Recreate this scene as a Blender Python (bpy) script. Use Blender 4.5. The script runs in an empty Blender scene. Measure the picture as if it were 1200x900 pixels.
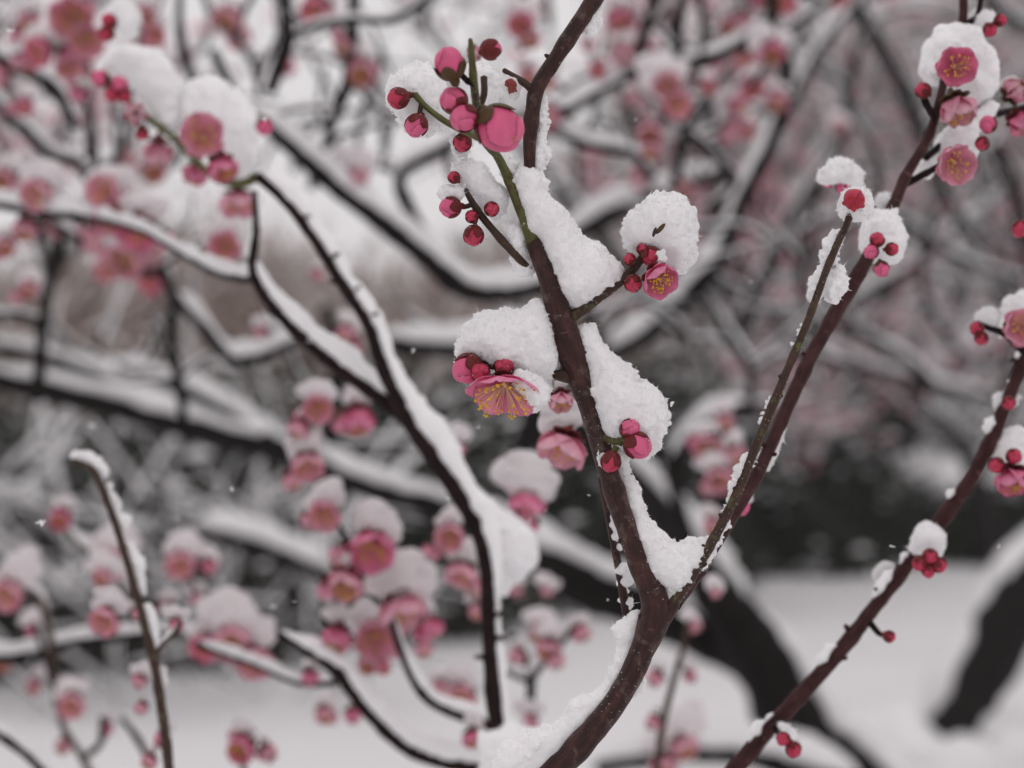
import bpy, math, random
import numpy as np
from mathutils import Vector, Quaternion, Matrix, noise as mnoise
import openvdb

random.seed(7); rng = np.random.default_rng(7)
C = bpy.context.scene.collection
SC = bpy.context.scene

# ------------------------------------------------------------------ camera, world, sun, exposure
F, CAMZ = 2500.0, 1.5              # focal length in photograph pixels (1200 wide), eye height
cam = bpy.data.cameras.new('camera'); co = bpy.data.objects.new('camera', cam); C.objects.link(co)
co.location = (0, 0, CAMZ); co.rotation_euler = (math.radians(90), 0, 0)
cam.sensor_width = 22.3; cam.lens = 22.3*F/1200.0
cam.clip_start = 0.02; cam.clip_end = 400
cam.dof.use_dof = True; cam.dof.focus_distance = 0.497; cam.dof.aperture_fstop = cam.lens/6.1
cam.dof.aperture_blades = 7
SC.camera = co

W = bpy.data.worlds.new('World'); SC.world = W; W.use_nodes = True
nt = W.node_tree; nt.nodes.clear()
wo = nt.nodes.new('ShaderNodeOutputWorld'); bg = nt.nodes.new('ShaderNodeBackground')
sky = nt.nodes.new('ShaderNodeTexSky'); sky.sky_type = 'NISHITA'; sky.sun_disc = False
sky.sun_elevation = math.radians(55); sky.sun_rotation = math.radians(-20); sky.dust_density = 4; sky.air_density = 1.0
hs = nt.nodes.new('ShaderNodeHueSaturation'); hs.inputs['Saturation'].default_value = 0.0
mx = nt.nodes.new('ShaderNodeMixRGB'); mx.inputs[0].default_value = 0.8          # cloud deck over the clear sky
mx.inputs[2].default_value = (8.5, 8.15, 8.3, 1)
nt.links.new(sky.outputs[0], hs.inputs['Color']); nt.links.new(hs.outputs[0], mx.inputs[1])
nt.links.new(mx.outputs[0], bg.inputs[0]); nt.links.new(bg.outputs[0], wo.inputs[0])
bg.inputs[1].default_value = 0.10
sun = bpy.data.lights.new('sun', 'SUN'); sun.energy = 0.5; sun.angle = math.radians(40); sun.color = (1, .97, .95)
so = bpy.data.objects.new('sun', sun); C.objects.link(so); so.rotation_euler = (math.radians(35), 0, math.radians(20))
SC.view_settings.view_transform = 'Standard'; SC.view_settings.look = 'None'
SC.view_settings.exposure = -0.12; SC.view_settings.gamma = 1.0
SC.render.engine = 'CYCLES'
cy = SC.cycles; cy.use_denoising = True; cy.max_bounces = 6; cy.diffuse_bounces = 3; cy.glossy_bounces = 2
cy.transmission_bounces = 3; cy.transparent_max_bounces = 6; cy.volume_bounces = 1; cy.caustics_reflective = False; cy.caustics_refractive = False

# ------------------------------------------------------------------ helpers
def dm(d):                                  # spacing of the soft-focus layers behind the sharp branch
    return d if d <= .62 else (.62+(d-.62)*1.5 if d < .9 else (1.04+(d-.9)*.65 if d < 2 else d-.2))
def P(x, y, d):
    d = dm(d)
    return Vector(((x-600)/F*d, d, CAMZ-(y-450)/F*d))

def tag(o, label=None, cat=None, group=None, kind=None):
    if label: o['label'] = label
    if cat: o['category'] = cat
    if group: o['group'] = group
    if kind: o['kind'] = kind
    return o

def mesh(name, verts, faces, mat, mats=None, smooth=True):
    m = bpy.data.meshes.new(name)
    m.from_pydata([tuple(v) for v in verts] if not isinstance(verts, np.ndarray) else verts.tolist(), [], faces if isinstance(faces, list) else faces.tolist())
    m.materials.append(mat); sm = np.full(len(m.polygons), bool(smooth))
    if NSH[0] and len(m.polygons) > NSH[0]:
        m.materials.append(M_CRYS); mi = np.zeros(len(m.polygons), np.int32); mi[-NSH[0]:] = 1; sm[-NSH[0]:] = False
        m.polygons.foreach_set('material_index', mi)
    NSH[0] = 0
    m.polygons.foreach_set('use_smooth', sm)
    m.update(); return m

def obj(name, me, parent=None, loc=None, quat=None, scale=None):
    o = bpy.data.objects.new(name, me); C.objects.link(o)
    if parent is not None: o.parent = parent
    if loc is not None: o.location = loc
    if quat is not None: o.rotation_mode = 'QUATERNION'; o.rotation_quaternion = quat
    if scale is not None: o.scale = (scale,)*3 if isinstance(scale, (int, float)) else scale
    return o

def empty(name, loc=(0, 0, 0)):
    o = bpy.data.objects.new(name, None); C.objects.link(o); o.location = loc; o.empty_display_size = .01
    return o

ROOT = {}
def thing(name, label, cat, loc=(0, 0, 0), group=None):
    o = empty(name, loc); tag(o, label, cat, group); ROOT[o.name] = Vector(loc); return o
def rl(root, p):                        # world point -> the thing's own space
    return Vector(p) - ROOT[root.name]

# ------------------------------------------------------------------ materials
def nmat(name):
    m = bpy.data.materials.new(name); m.use_nodes = True; n = m.node_tree
    return m, n, n.nodes['Principled BSDF'], n.nodes['Material Output']
def noise_node(n, scale, detail=4, rough=.6, coord='Object', vec=None):
    t = n.nodes.new('ShaderNodeTexNoise'); t.inputs['Scale'].default_value = scale
    t.inputs['Detail'].default_value = detail; t.inputs['Roughness'].default_value = rough
    if vec is None:
        c = n.nodes.new('ShaderNodeTexCoord'); vec = c.outputs[coord]
    n.links.new(vec, t.inputs['Vector']); return t
def ramp(n, src, stops):
    r = n.nodes.new('ShaderNodeValToRGB'); e = r.color_ramp.elements
    while len(e) < len(stops): e.new(.5)
    for k, (p, c) in enumerate(stops):
        e[k].position = p; e[k].color = (*c, 1)
    n.links.new(src, r.inputs[0]); return r
def bump(n, b, src, strength, dist):
    u = n.nodes.new('ShaderNodeBump'); u.inputs['Strength'].default_value = strength; u.inputs['Distance'].default_value = dist
    n.links.new(src, u.inputs['Height']); n.links.new(u.outputs[0], b.inputs['Normal']); return u

def snow_mat(name, sss, scl, bdist):
    m, n, b, o = nmat(name)
    b.inputs['Base Color'].default_value = (.90, .89, .90, 1); b.inputs['Roughness'].default_value = .65
    b.inputs['Specular IOR Level'].default_value = .35
    if sss:
        b.inputs['Subsurface Weight'].default_value = .6
        b.inputs['Subsurface Radius'].default_value = (1, .93, .9); b.inputs['Subsurface Scale'].default_value = sss
    t = noise_node(n, scl, 3, .7); bump(n, b, t.outputs[0], .7, bdist)
    return m
M_SNOW = snow_mat('near_snow', .003, 3200, .00007)
M_CRYS = snow_mat('snow_crystal', 0, 900, .00002)
M_SNOWM = snow_mat('snow', 0, 500, .0006)
M_SNOWC = snow_mat('snow_on_petals', 0, 500, .0006)
M_SNOWC.node_tree.nodes['Principled BSDF'].inputs['Base Color'].default_value = (.86, .80, .815, 1)
M_SNOWG = snow_mat('snow_ground', 0, 3, .02)
for m_, c_ in ((M_SNOWM, .80), (M_SNOWG, .78)): m_.node_tree.nodes['Principled BSDF'].inputs['Base Color'].default_value = (c_, c_*.99, c_*1.0, 1)

def bark_mat(name, stops, scl, rough, bd, patch=None, uv=True):
    m, n, b, o = nmat(name)
    tc = n.nodes.new('ShaderNodeTexCoord'); mp = n.nodes.new('ShaderNodeMapping')
    n.links.new(tc.outputs['UV' if uv else 'Object'], mp.inputs[0])
    t = noise_node(n, scl, 6, .65, vec=mp.outputs[0]); r = ramp(n, t.outputs[0], stops)
    col = r.outputs[0]
    if patch:
        mp2 = n.nodes.new('ShaderNodeMapping'); mp2.inputs['Scale'].default_value = (1, 1.0, 1)
        n.links.new(tc.outputs['Object'], mp2.inputs[0])
        t2 = noise_node(n, patch[0], 5, .6, vec=mp2.outputs[0])
        r2 = ramp(n, t2.outputs[0], [(patch[1], (0, 0, 0)), (patch[2], (1, 1, 1))])
        mxr = n.nodes.new('ShaderNodeMixRGB'); n.links.new(r2.outputs[0], mxr.inputs[0])
        n.links.new(col, mxr.inputs[1]); mxr.inputs[2].default_value = (*patch[3], 1); col = mxr.outputs[0]
    n.links.new(col, b.inputs['Base Color']); b.inputs['Roughness'].default_value = rough
    b.inputs['Specular IOR Level'].default_value = .12
    t3 = noise_node(n, scl*2.5, 5, .7, vec=mp.outputs[0]); bump(n, b, t3.outputs[0], .6, bd)
    return m
def lenticels(m, su, sv, lo, hi, col):
    n = m.node_tree; b = n.nodes['Principled BSDF']; src = b.inputs['Base Color'].links[0].from_socket
    tc = n.nodes.new('ShaderNodeTexCoord'); mp = n.nodes.new('ShaderNodeMapping'); mp.inputs['Scale'].default_value = (su, sv, 1); n.links.new(tc.outputs['UV'], mp.inputs[0])
    t = noise_node(n, 1, 2, .5, vec=mp.outputs[0]); r = ramp(n, t.outputs[0], [(lo, (0, 0, 0)), (hi, (1, 1, 1))])
    x = n.nodes.new('ShaderNodeMixRGB'); n.links.new(r.outputs[0], x.inputs[0]); n.links.new(src, x.inputs[1]); x.inputs[2].default_value = (*col, 1); n.links.new(x.outputs[0], b.inputs['Base Color'])
M_BARK = bark_mat('plum_bark', [(.3, (.011, .004, .0035)), (.5, (.034, .011, .009)), (.72, (.080, .029, .023))], 420, .5, .0004, (260, .56, .70, (.10, .065, .055)))
M_SHOOT = bark_mat('green_shoot_bark', [(.3, (.045, .04, .012)), (.55, (.10, .105, .03)), (.75, (.16, .16, .06))], 380, .5, .0003, (300, .56, .66, (.07, .03, .02)))
M_TWIG = bark_mat('twig_bark', [(.3, (.02, .010, .008)), (.55, (.055, .028, .018)), (.75, (.10, .065, .035))], 500, .55, .0003, (320, .58, .68, (.09, .10, .035)))
M_RED = bark_mat('reddish_branch_bark', [(.3, (.022, .008, .009)), (.55, (.055, .021, .021)), (.75, (.10, .046, .043))], 400, .5, .0003)
M_DARK = bark_mat('dark_wet_bark', [(.3, (.006, .005, .005)), (.6, (.014, .011, .011)), (.8, (.035, .028, .027))], 60, .75, .002, uv=False)
M_DRED = bark_mat('dark_red_bark', [(.3, (.008, .004, .004)), (.6, (.020, .010, .010)), (.8, (.045, .022, .020))], 200, .65, .0006, uv=False)
M_FAR = bark_mat('far_bark', [(.3, (.018, .016, .016)), (.7, (.05, .042, .041))], 12, .8, .004, uv=False)

lenticels(M_BARK, 260, 2600, .66, .78, (.12, .07, .055)); lenticels(M_BARK, 500, 120, .60, .74, (.006, .003, .003)); lenticels(M_RED, 260, 2600, .66, .78, (.15, .08, .07))
for m_ in (M_BARK, M_TWIG, M_SHOOT): m_.node_tree.nodes['Principled BSDF'].inputs['Specular IOR Level'].default_value = .3
def petal_mat(name, c0, c1, c2, trans, seam=False):
    """c0 at the petal's base, c1 mid, c2 rim (radial in UV)"""
    m, n, b, o = nmat(name)
    tc = n.nodes.new('ShaderNodeTexCoord'); sp = n.nodes.new('ShaderNodeSeparateXYZ'); n.links.new(tc.outputs['UV'], sp.inputs[0])
    r = ramp(n, sp.outputs[1], [(0, c0), (.35, c1), (1, c2)])
    wv = n.nodes.new('ShaderNodeMapping'); wv.inputs['Scale'].default_value = (26, 1.6, 1); n.links.new(tc.outputs['UV'], wv.inputs[0])
    t = noise_node(n, 1.0, 3, .6, vec=wv.outputs[0])
    hv = n.nodes.new('ShaderNodeHueSaturation'); n.links.new(r.outputs[0], hv.inputs['Color'])
    big = noise_node(n, 2.2, 2, .5, coord='Object')
    mr = n.nodes.new('ShaderNodeMapRange'); mr.inputs['To Min'].default_value = .60; mr.inputs['To Max'].default_value = 1.38
    ad = n.nodes.new('ShaderNodeMath'); ad.operation = 'MULTIPLY_ADD'; ad.inputs[1].default_value = .6; n.links.new(t.outputs[0], ad.inputs[0])
    m4 = n.nodes.new('ShaderNodeMath'); m4.operation = 'MULTIPLY'; m4.inputs[1].default_value = .4; n.links.new(big.outputs[0], m4.inputs[0]); n.links.new(m4.outputs[0], ad.inputs[2])
    n.links.new(ad.outputs[0], mr.inputs[0]); n.links.new(mr.outputs[0], hv.inputs['Value'])
    if seam:                                  # shade in the petal folds painted as darker red; petals paler at the rim
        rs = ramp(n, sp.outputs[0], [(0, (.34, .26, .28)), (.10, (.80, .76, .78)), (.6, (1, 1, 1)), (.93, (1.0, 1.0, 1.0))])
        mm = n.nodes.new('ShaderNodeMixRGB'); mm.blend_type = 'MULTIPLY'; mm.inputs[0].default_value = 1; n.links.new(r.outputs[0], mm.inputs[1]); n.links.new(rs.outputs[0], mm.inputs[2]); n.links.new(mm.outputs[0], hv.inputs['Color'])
    n.links.new(hv.outputs[0], b.inputs['Base Color']); b.inputs['Roughness'].default_value = .5
    b.inputs['Specular IOR Level'].default_value = .4
    tr = n.nodes.new('ShaderNodeBsdfTranslucent'); n.links.new(hv.outputs[0], tr.inputs[0])
    ms = n.nodes.new('ShaderNodeMixShader'); ms.inputs[0].default_value = trans
    n.links.new(b.outputs[0], ms.inputs[1]); n.links.new(tr.outputs[0], ms.inputs[2]); n.links.new(ms.outputs[0], o.inputs[0])
    bump(n, b, t.outputs[0], .25, .0003)
    return m
M_PETAL = petal_mat('pink_petal', (.74, .12, .23), (.88, .27, .45), (.90, .42, .60), .48)
M_PALE = petal_mat('pale_petal', (.76, .20, .32), (.88, .40, .53), (.90, .60, .69), .42)
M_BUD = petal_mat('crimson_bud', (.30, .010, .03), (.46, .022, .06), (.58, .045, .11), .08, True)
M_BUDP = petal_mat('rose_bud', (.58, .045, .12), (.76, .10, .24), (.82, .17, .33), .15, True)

def plain(name, c, rough=.6, var=.3, scl=800):
    m, n, b, o = nmat(name)
    t = noise_node(n, scl, 3); hi = tuple(min(1, k*(1+var)) for k in c); lo = tuple(k*(1-var) for k in c)
    r = ramp(n, t.outputs[0], [(.35, lo), (.65, hi)]); n.links.new(r.outputs[0], b.inputs['Base Color'])
    b.inputs['Roughness'].default_value = rough; b.inputs['Specular IOR Level'].default_value = .2; return m
M_CALYX = plain('calyx', (.13, .018, .018), .5, .6, 900)
M_CALYXG = plain('calyx_olive', (.085, .05, .022), .55, .6, 900)
M_SEP = plain('red_sepal', (.42, .03, .04), .5, .4, 900)
M_FIL = plain('stamen_filament', (.86, .56, .38), .6, .1)
M_ANTH = plain('stamen_anther', (.72, .42, .05), .7, .3)
M_BROWN = plain('wilted_bud', (.25, .055, .05), .7, .6, 1200)
M_LEAF = plain('evergreen_leaf', (.016, .022, .014), .6, .5, 3)
M_FPINK = plain('far_pink_blossom', (.70, .30, .38), .7, .35, 4)
M_WOOD = plain('far_twigs', (.13, .105, .098), .9, .3, 2)

# ------------------------------------------------------------------ curves and tubes
def catmull(pts, step):
    """pts: N x 4 (xyz, radius) -> resampled"""
    p = np.asarray(pts, float); p = np.vstack([2*p[0]-p[1], p, 2*p[-1]-p[-2]]); out = []
    for i in range(1, len(p)-2):
        L = np.linalg.norm(p[i+1, :3]-p[i, :3]); n = max(2, int(L/step))
        for k in range(n):
            t = k/n
            out.append(.5*((2*p[i])+(-p[i-1]+p[i+1])*t+(2*p[i-1]-5*p[i]+4*p[i+1]-p[i+2])*t*t+(-p[i-1]+3*p[i]-3*p[i+1]+p[i+2])*t**3))
    out.append(p[-2]); out = np.array(out); out[:, 3] = np.maximum(out[:, 3], 1e-5); return out

def px_path(pts, d, step=None):
    """pts: (x, y, r) or (x, y, r, depth) in photograph pixels at their real distance"""
    o = []
    for q in pts:
        dd = q[3] if len(q) > 3 else d
        v = P(q[0], q[1], dd); o.append((v.x, v.y, v.z, q[2]*dm(dd)/F))
    return catmull(o, step or np.mean([q[3] for q in o])*.7)

def frames(c):
    T = np.gradient(c[:, :3], axis=0); T /= np.linalg.norm(T, axis=1)[:, None]+1e-12
    ref = np.array([0, 1., 0]); N = []
    n = np.cross(T[0], ref)
    if np.linalg.norm(n) < .1: n = np.cross(T[0], [1., 0, 0])
    n /= np.linalg.norm(n)
    for t in T:
        n = n-t*np.dot(n, t); n /= np.linalg.norm(n)+1e-12; N.append(n)
    N = np.array(N); return T, N, np.cross(T, N)

def fnoise(a, s, seed=0.):
    return np.array([mnoise.noise(Vector((v[0]*s+seed, v[1]*s, v[2]*s-seed))) for v in a])

def tube(name, c, mat, segs=12, knob=.10, ns=None, taper_end=True, root=None, nodes=True, origin=(0, 0, 0)):
    T, N, B = frames(c); n = len(c); ang = np.linspace(0, 2*math.pi, segs, endpoint=False)
    r = c[:, 3].copy(); mr = r.mean()
    if nodes:                                       # swollen nodes along the twig
        s = np.concatenate([[0], np.cumsum(np.linalg.norm(np.diff(c[:, :3], axis=0), axis=1))])
        ph = rng.uniform(0, 9); r *= 1+.13*np.maximum(0, np.cos(s/(mr*11)*2*math.pi+ph))**6
    V = c[:, None, :3]+(np.cos(ang)[None, :, None]*N[:, None]+np.sin(ang)[None, :, None]*B[:, None])*r[:, None, None]
    V = V.reshape(-1, 3); ctr = np.repeat(c[:, :3], segs, axis=0)
    if knob:
        k = fnoise(V, (ns or .8/mr), 3.1)*knob+fnoise(V, (ns or .8/mr)*3, 8.)*knob*.4
        V = ctr+(V-ctr)*(1+k)[:, None]
    V -= np.asarray(origin)
    fa = []
    for i in range(n-1):
        for j in range(segs):
            a = i*segs+j; b = i*segs+(j+1) % segs; fa.append((a, b, b+segs, a+segs))
    V = np.vstack([V, c[0, :3]-np.asarray(origin), c[-1, :3]-np.asarray(origin)+T[-1]*r[-1]*.5]); e0, e1 = len(V)-2, len(V)-1
    for j in range(segs):
        fa.append((e0, (j+1) % segs, j)); fa.append((e1, (n-1)*segs+j, (n-1)*segs+(j+1) % segs))
    me = mesh(name, V, fa, mat)
    uv = me.uv_layers.new(); L = np.concatenate([[0], np.cumsum(np.linalg.norm(np.diff(c[:, :3], axis=0), axis=1))])
    li = np.empty(len(me.loops), int); me.loops.foreach_get('vertex_index', li)
    row = np.minimum(li//segs, n-1); col = li % segs
    u = col/segs*2*math.pi*mr; uvs = np.stack([u, L[row]*.35], 1)
    # seam: wrap columns handled by mirrored u
    uvs[:, 0] = np.abs(u-math.pi*mr); uv.data.foreach_set('uv', uvs.ravel())
    return obj(name, me, root)

def snow_strip(name, c, mat, w=1.25, h=1.3, parent=None, origin=(0, 0, 0), segs=10, ns=None, gaps=.0, jag=.3, side=0.0):
    """snow lying along the upper side of a branch; gaps = how often it has dropped off"""
    T, N, B = frames(c); up = np.array([side, 0, 1.]); U = up-T*(T@up)[:, None]; ul = np.linalg.norm(U, axis=1)
    U /= ul[:, None]+1e-9; S = np.cross(T, U); r = c[:, 3]; mr = r.mean(); n = len(c)
    s = np.concatenate([[0], np.cumsum(np.linalg.norm(np.diff(c[:, :3], axis=0), axis=1))]); sd = rng.uniform(0, 99)
    q = np.array([mnoise.noise(Vector((a/(mr*7)+sd, 0, sd)))+.5*mnoise.noise(Vector((a/(mr*2.2)+sd, 5, 0))) for a in s])
    k = np.clip(1+.45*q, .25, 2)*(np.clip(.45+.75*ul, .3, 1.1) if mat is M_SNOW else np.clip(1.25*ul-.12, .03, 1.1))
    if gaps: k *= np.clip((q+1-gaps*1.6)*4, .02, 1)
    e = np.minimum(np.arange(n), np.arange(n)[::-1])/max(2., min(6., n/3)); k *= np.sqrt(np.clip(e, 0.02, 1))
    ang = np.linspace(0, 2*math.pi, segs, endpoint=False)
    hh = r*h*k*(.8 if mr > .0022 else 1); ww = r*w*np.clip(k, .2, 1.3)*.85
    ctr = c[:, :3]+U*(r*.72+hh*.58)[:, None]
    V = ctr[:, None]+np.sin(ang)[None, :, None]*U[:, None]*hh[:, None, None]*1.0+np.cos(ang)[None, :, None]*S[:, None]*ww[:, None, None]
    V = V.reshape(-1, 3); cc = np.repeat(ctr, segs, axis=0)
    kn = fnoise(V, ns or 1/mr, sd)*jag; V = cc+(V-cc)*(1+kn)[:, None]-np.asarray(origin)
    fa = [(i*segs+j, i*segs+(j+1) % segs, (i+1)*segs+(j+1) % segs, (i+1)*segs+j) for i in range(n-1) for j in range(segs)]
    fa.append(tuple(range(segs))[::-1]); fa.append(tuple((n-1)*segs+j for j in range(segs)))
    return obj(name, mesh(name, V, fa, mat), parent)

# ------------------------------------------------------------------ snow as a volume: balls -> distance field -> surface
def up_noise(shape, cell, amp, r):
    cs = [int(math.ceil(s/cell))+3 for s in shape]; g = r.standard_normal(cs).astype(np.float32)
    for ax, s in enumerate(shape):
        x = np.arange(s)/cell+r.uniform(0, 1); i = x.astype(int); f = (x-i).astype(np.float32); f = f*f*(3-2*f)
        a = np.take(g, i, axis=ax); b = np.take(g, i+1, axis=ax); sh = [1, 1, 1]; sh[ax] = s; f = f.reshape(sh)
        g = a*(1-f)+b*f
    return g*amp

def sdf_snow(balls, vox, octs, seed=1, blur=2, shards=0, shard=.0003, adapt=0.):
    """balls (n,4) metres -> (verts, quads); octs = [(cell m, amplitude m)]"""
    b = np.asarray(balls, float); r = np.random.default_rng(seed)
    lo = (b[:, :3]-b[:, 3:]).min(0)-vox*6-sum(a for _, a in octs); hi = (b[:, :3]+b[:, 3:]).max(0)+vox*6+sum(a for _, a in octs)
    sh = np.ceil((hi-lo)/vox).astype(int); far = np.float32(vox*8); g = np.full(sh, far, np.float32)
    for x, y, z, rad in b:
        c = (np.array([x, y, z])-lo)/vox; R = rad/vox+8
        i0 = np.maximum(0, (c-R).astype(int)); i1 = np.minimum(sh, (c+R+1).astype(int))
        ax = [(np.arange(i0[k], i1[k])-c[k])**2 for k in range(3)]
        d = (np.sqrt(ax[0][:, None, None]+ax[1][None, :, None]+ax[2][None, None, :])*vox-rad).astype(np.float32)
        s = g[i0[0]:i1[0], i0[1]:i1[1], i0[2]:i1[2]]; np.minimum(s, d, out=s)
    for _ in range(blur):
        for ax in range(3): g = (np.roll(g, 1, ax)+g*2+np.roll(g, -1, ax))/4
    for cell, amp in octs: g += up_noise(sh, cell/vox, amp, r)
    g[0] = g[-1] = far; g[:, 0] = g[:, -1] = far; g[:, :, 0] = g[:, :, -1] = far
    gr = openvdb.FloatGrid(float(far)); gr.copyFromArray(g)
    p, t, q = gr.convertToPolygons(isovalue=0.0, adaptivity=adapt)
    V = p.astype(float)*vox+lo; q = q[:, ::-1]; faces = q.tolist()+[tuple(x[::-1]) for x in t.tolist()]
    if len(faces):                              # make the faces look outward
        fa = np.array([f[:3] for f in faces]); c0 = V.mean(0); a, b_, c_ = V[fa[:, 0]]-c0, V[fa[:, 1]]-c0, V[fa[:, 2]]-c0
        if np.einsum('ij,ij->', a, np.cross(b_, c_)) < 0: faces = [tuple(f[::-1]) for f in faces]
    if shards and len(V): V, faces = add_shards(V, faces, shards, shard, r)
    return V, faces
def islands(V, faces, least=60, most=14):
    """the separate lumps of one snow surface, largest first"""
    n = len(V); fa = np.array([f if len(f) == 4 else (*f, f[2]) for f in faces]); lab = np.arange(n)
    for _ in range(400):
        m = lab[fa].min(1); new = lab.copy()
        for k in range(4): np.minimum.at(new, fa[:, k], m)
        new = new[new]
        if (new == lab).all(): break
        lab = new
    fl = lab[fa[:, 0]]; u, c = np.unique(fl, return_counts=True); out = []
    for q in np.argsort(-c)[:most]:
        if c[q] < least: continue
        sel = fa[fl == u[q]]; vi, inv = np.unique(sel, return_inverse=True); out.append((V[vi], inv.reshape(-1, 4).tolist()))
    return out
NSH = [0]
def add_shards(V, faces, n, size, r, out=.6):
    """small ice crystals standing on a surface; NSH remembers how many faces they add"""
    fa = np.array([f[:3] for f in faces]); nn = np.cross(V[fa[:, 1]]-V[fa[:, 0]], V[fa[:, 2]]-V[fa[:, 0]])
    ln = np.linalg.norm(nn, axis=1); ok = ln > 1e-16; fa, nn = fa[ok], nn[ok]/ln[ok][:, None]
    k = r.integers(0, len(fa), n); base = V[fa[k]].mean(1); D = nn[k]+r.standard_normal((n, 3))*.55; D /= np.linalg.norm(D, axis=1)[:, None]
    S = np.cross(D, r.standard_normal((n, 3))); S /= np.linalg.norm(S, axis=1)[:, None]; Q = np.cross(D, S)
    L = size*(r.exponential(.55, n)+.35)[:, None]; w = size*r.uniform(.18, .5, n)[:, None]; base = base+nn[k]*size*.1
    add = np.stack([base-D*w, base+S*w, base+Q*w*r.uniform(.4, 1, n)[:, None], base-S*w, base-Q*w*.6, base+D*L*r.choice([1, 1, 1, 1.4], (n, 1))], 1).reshape(-1, 3)
    n0 = len(V); V = np.vstack([V, add]); faces = list(faces)
    for i in range(n):
        o = n0+6*i
        for a, b in ((1, 2), (2, 3), (3, 4), (4, 1)): faces.append((o+5, o+a, o+b)); faces.append((o, o+b, o+a))
    NSH[0] = 8*n
    return V, faces

def inside(poly, X, Y):
    n = len(poly); ins = np.zeros(X.shape, bool); j = n-1
    for i in range(n):
        xi, yi = poly[i]; xj, yj = poly[j]
        ins ^= ((yi > Y) != (yj > Y)) & (X < (xj-xi)*(Y-yi)/((yj-yi) or 1e-9)+xi); j = i
    return ins
def pdist(poly, X, Y):
    D = np.full(X.shape, 1e9)
    for i in range(len(poly)):
        ax, ay = poly[i-1]; bx, by = poly[i]; vx, vy = bx-ax, by-ay
        t = np.clip(((X-ax)*vx+(Y-ay)*vy)/(vx*vx+vy*vy+1e-9), 0, 1); D = np.minimum(D, np.hypot(X-ax-t*vx, Y-ay-t*vy))
    return D
def pillow(poly, d, rmax, step=3.0, off=0., thick=1.0):
    """balls filling an outline given at distance d; off moves them along the view (m)"""
    a = np.array(poly, float); xs = np.arange(a[:, 0].min(), a[:, 0].max()+step, step); ys = np.arange(a[:, 1].min(), a[:, 1].max()+step, step)
    X, Y = np.meshgrid(xs, ys); ins = inside(poly, X, Y); D = pdist(poly, X, Y); out = []
    for x, y, dd in zip(X[ins], Y[ins], D[ins]):
        if dd < 1.2: continue
        r = min(dd, rmax); v = P(x, y, d+off)
        rr = r*dm(d)/F; out.append((v.x, v.y, v.z, rr))
        if thick > 1 and r > 6:
            out.append((v.x, v.y-rr*(thick-1), v.z, rr*.97)); out.append((v.x, v.y+rr*(thick-1), v.z, rr*.97))
    return out

OCT = [(.0042, .00042), (.0017, .00016), (.0008, .00012)]
def near_snow(name, balls, parent, root, seed, vox=.00024, shards=2500, octs=OCT, shard=.00032, fringe=.7):
    r = np.random.default_rng(seed+50); b = np.asarray(balls, float); big = b[b[:, 3] > .0006] if (b[:, 3] > .0006).any() else b
    n = int(260*len(big)**.35*fringe); k = r.integers(0, len(big), n); D = r.standard_normal((n, 3)); D[:, 1] *= .6; D /= np.linalg.norm(D, axis=1)[:, None]
    rr = r.uniform(.00028, .00062, n); ex = np.hstack([big[k, :3]+D*(big[k, 3:]+rr[:, None]*r.uniform(.0, .9, (n, 1))), rr[:, None]])
    V, Fc = sdf_snow(np.vstack([b, ex]), vox, octs, seed, 1)
    parts = islands(V, Fc); tot = sum(len(f) for _, f in parts); r = np.random.default_rng(seed)
    for V, Fc in parts:
        V = V-np.array(ROOT[root.name]); V, Fc = add_shards(V, Fc, max(12, int(shards*1.0*len(Fc)/tot)), shard, r)
        o = obj(name, mesh(name, V, Fc, M_SNOW, smooth=True), parent)
    return o

# ------------------------------------------------------------------ flowers (unit radius prototypes, axis +Z)
def petal_verts(nu=10, nv=9, openness=1.0, cup=.45, seed=0):
    """one petal lying out along +X from the origin, closed shell with thickness"""
    r = random.Random(seed); w0 = .555+r.uniform(-.03, .05); V = []; UV = []
    wob = r.uniform(0, 6)
    def pt(u, v, side):
        prof = math.sin(math.pi*min(1, .06+.90*u**.8))**.62 if u < 1 else .0
        prof = max(prof, .12*(1-u)); wd = w0*prof
        ln = u*(1.0-.10*v*v*u); rr = ln
        x = rr*math.cos(cup*1.15*u)*.98; y = v*wd*(1-.05*u); z = cup*.95*u*u*.9+.22*wd*v*v+.022*math.sin(7*v+wob)*u+.02*math.sin(9*u+wob)
        z += side*.012
        a = math.radians(90-90*openness)*.75
        return (x*math.cos(a)-z*math.sin(a), y, x*math.sin(a)+z*math.cos(a))
    for side in (0, 1):
        for i in range(nu+1):
            for j in range(nv+1):
                u = i/nu*.985+.01; v = j/nv*2-1; V.append(pt(u, v, side)); UV.append((j/nv, i/nu))
    Fc = []; w = nv+1; H = (nu+1)*w
    for i in range(nu):
        for j in range(nv):
            a = i*w+j; Fc.append((a, a+1, a+w+1, a+w)); a += H; Fc.append((a, a+w, a+w+1, a+1))
    ring = [j for j in range(w)]+[i*w+nv for i in range(1, nu+1)]+[nu*w+j for j in range(nv-1, -1, -1)]+[i*w for i in range(nu-1, 0, -1)]
    for k in range(len(ring)):
        a, b = ring[k], ring[(k+1) % len(ring)]; Fc.append((b, a, a+H, b+H))
    return V, Fc, UV
def with_uv(me, UV):
    uv = me.uv_layers.new(); li = np.empty(len(me.loops), int); me.loops.foreach_get('vertex_index', li)
    uv.data.foreach_set('uv', np.array(UV, float)[li].ravel()); return me
def merge(parts):
    V, Fc, UV = [], [], []
    for v, f, u, M in parts:
        o = len(V); V += [tuple(M @ Vector(x)) for x in v]; Fc += [tuple(i+o for i in q) for q in f]; UV += u
    return V, Fc, UV
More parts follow.
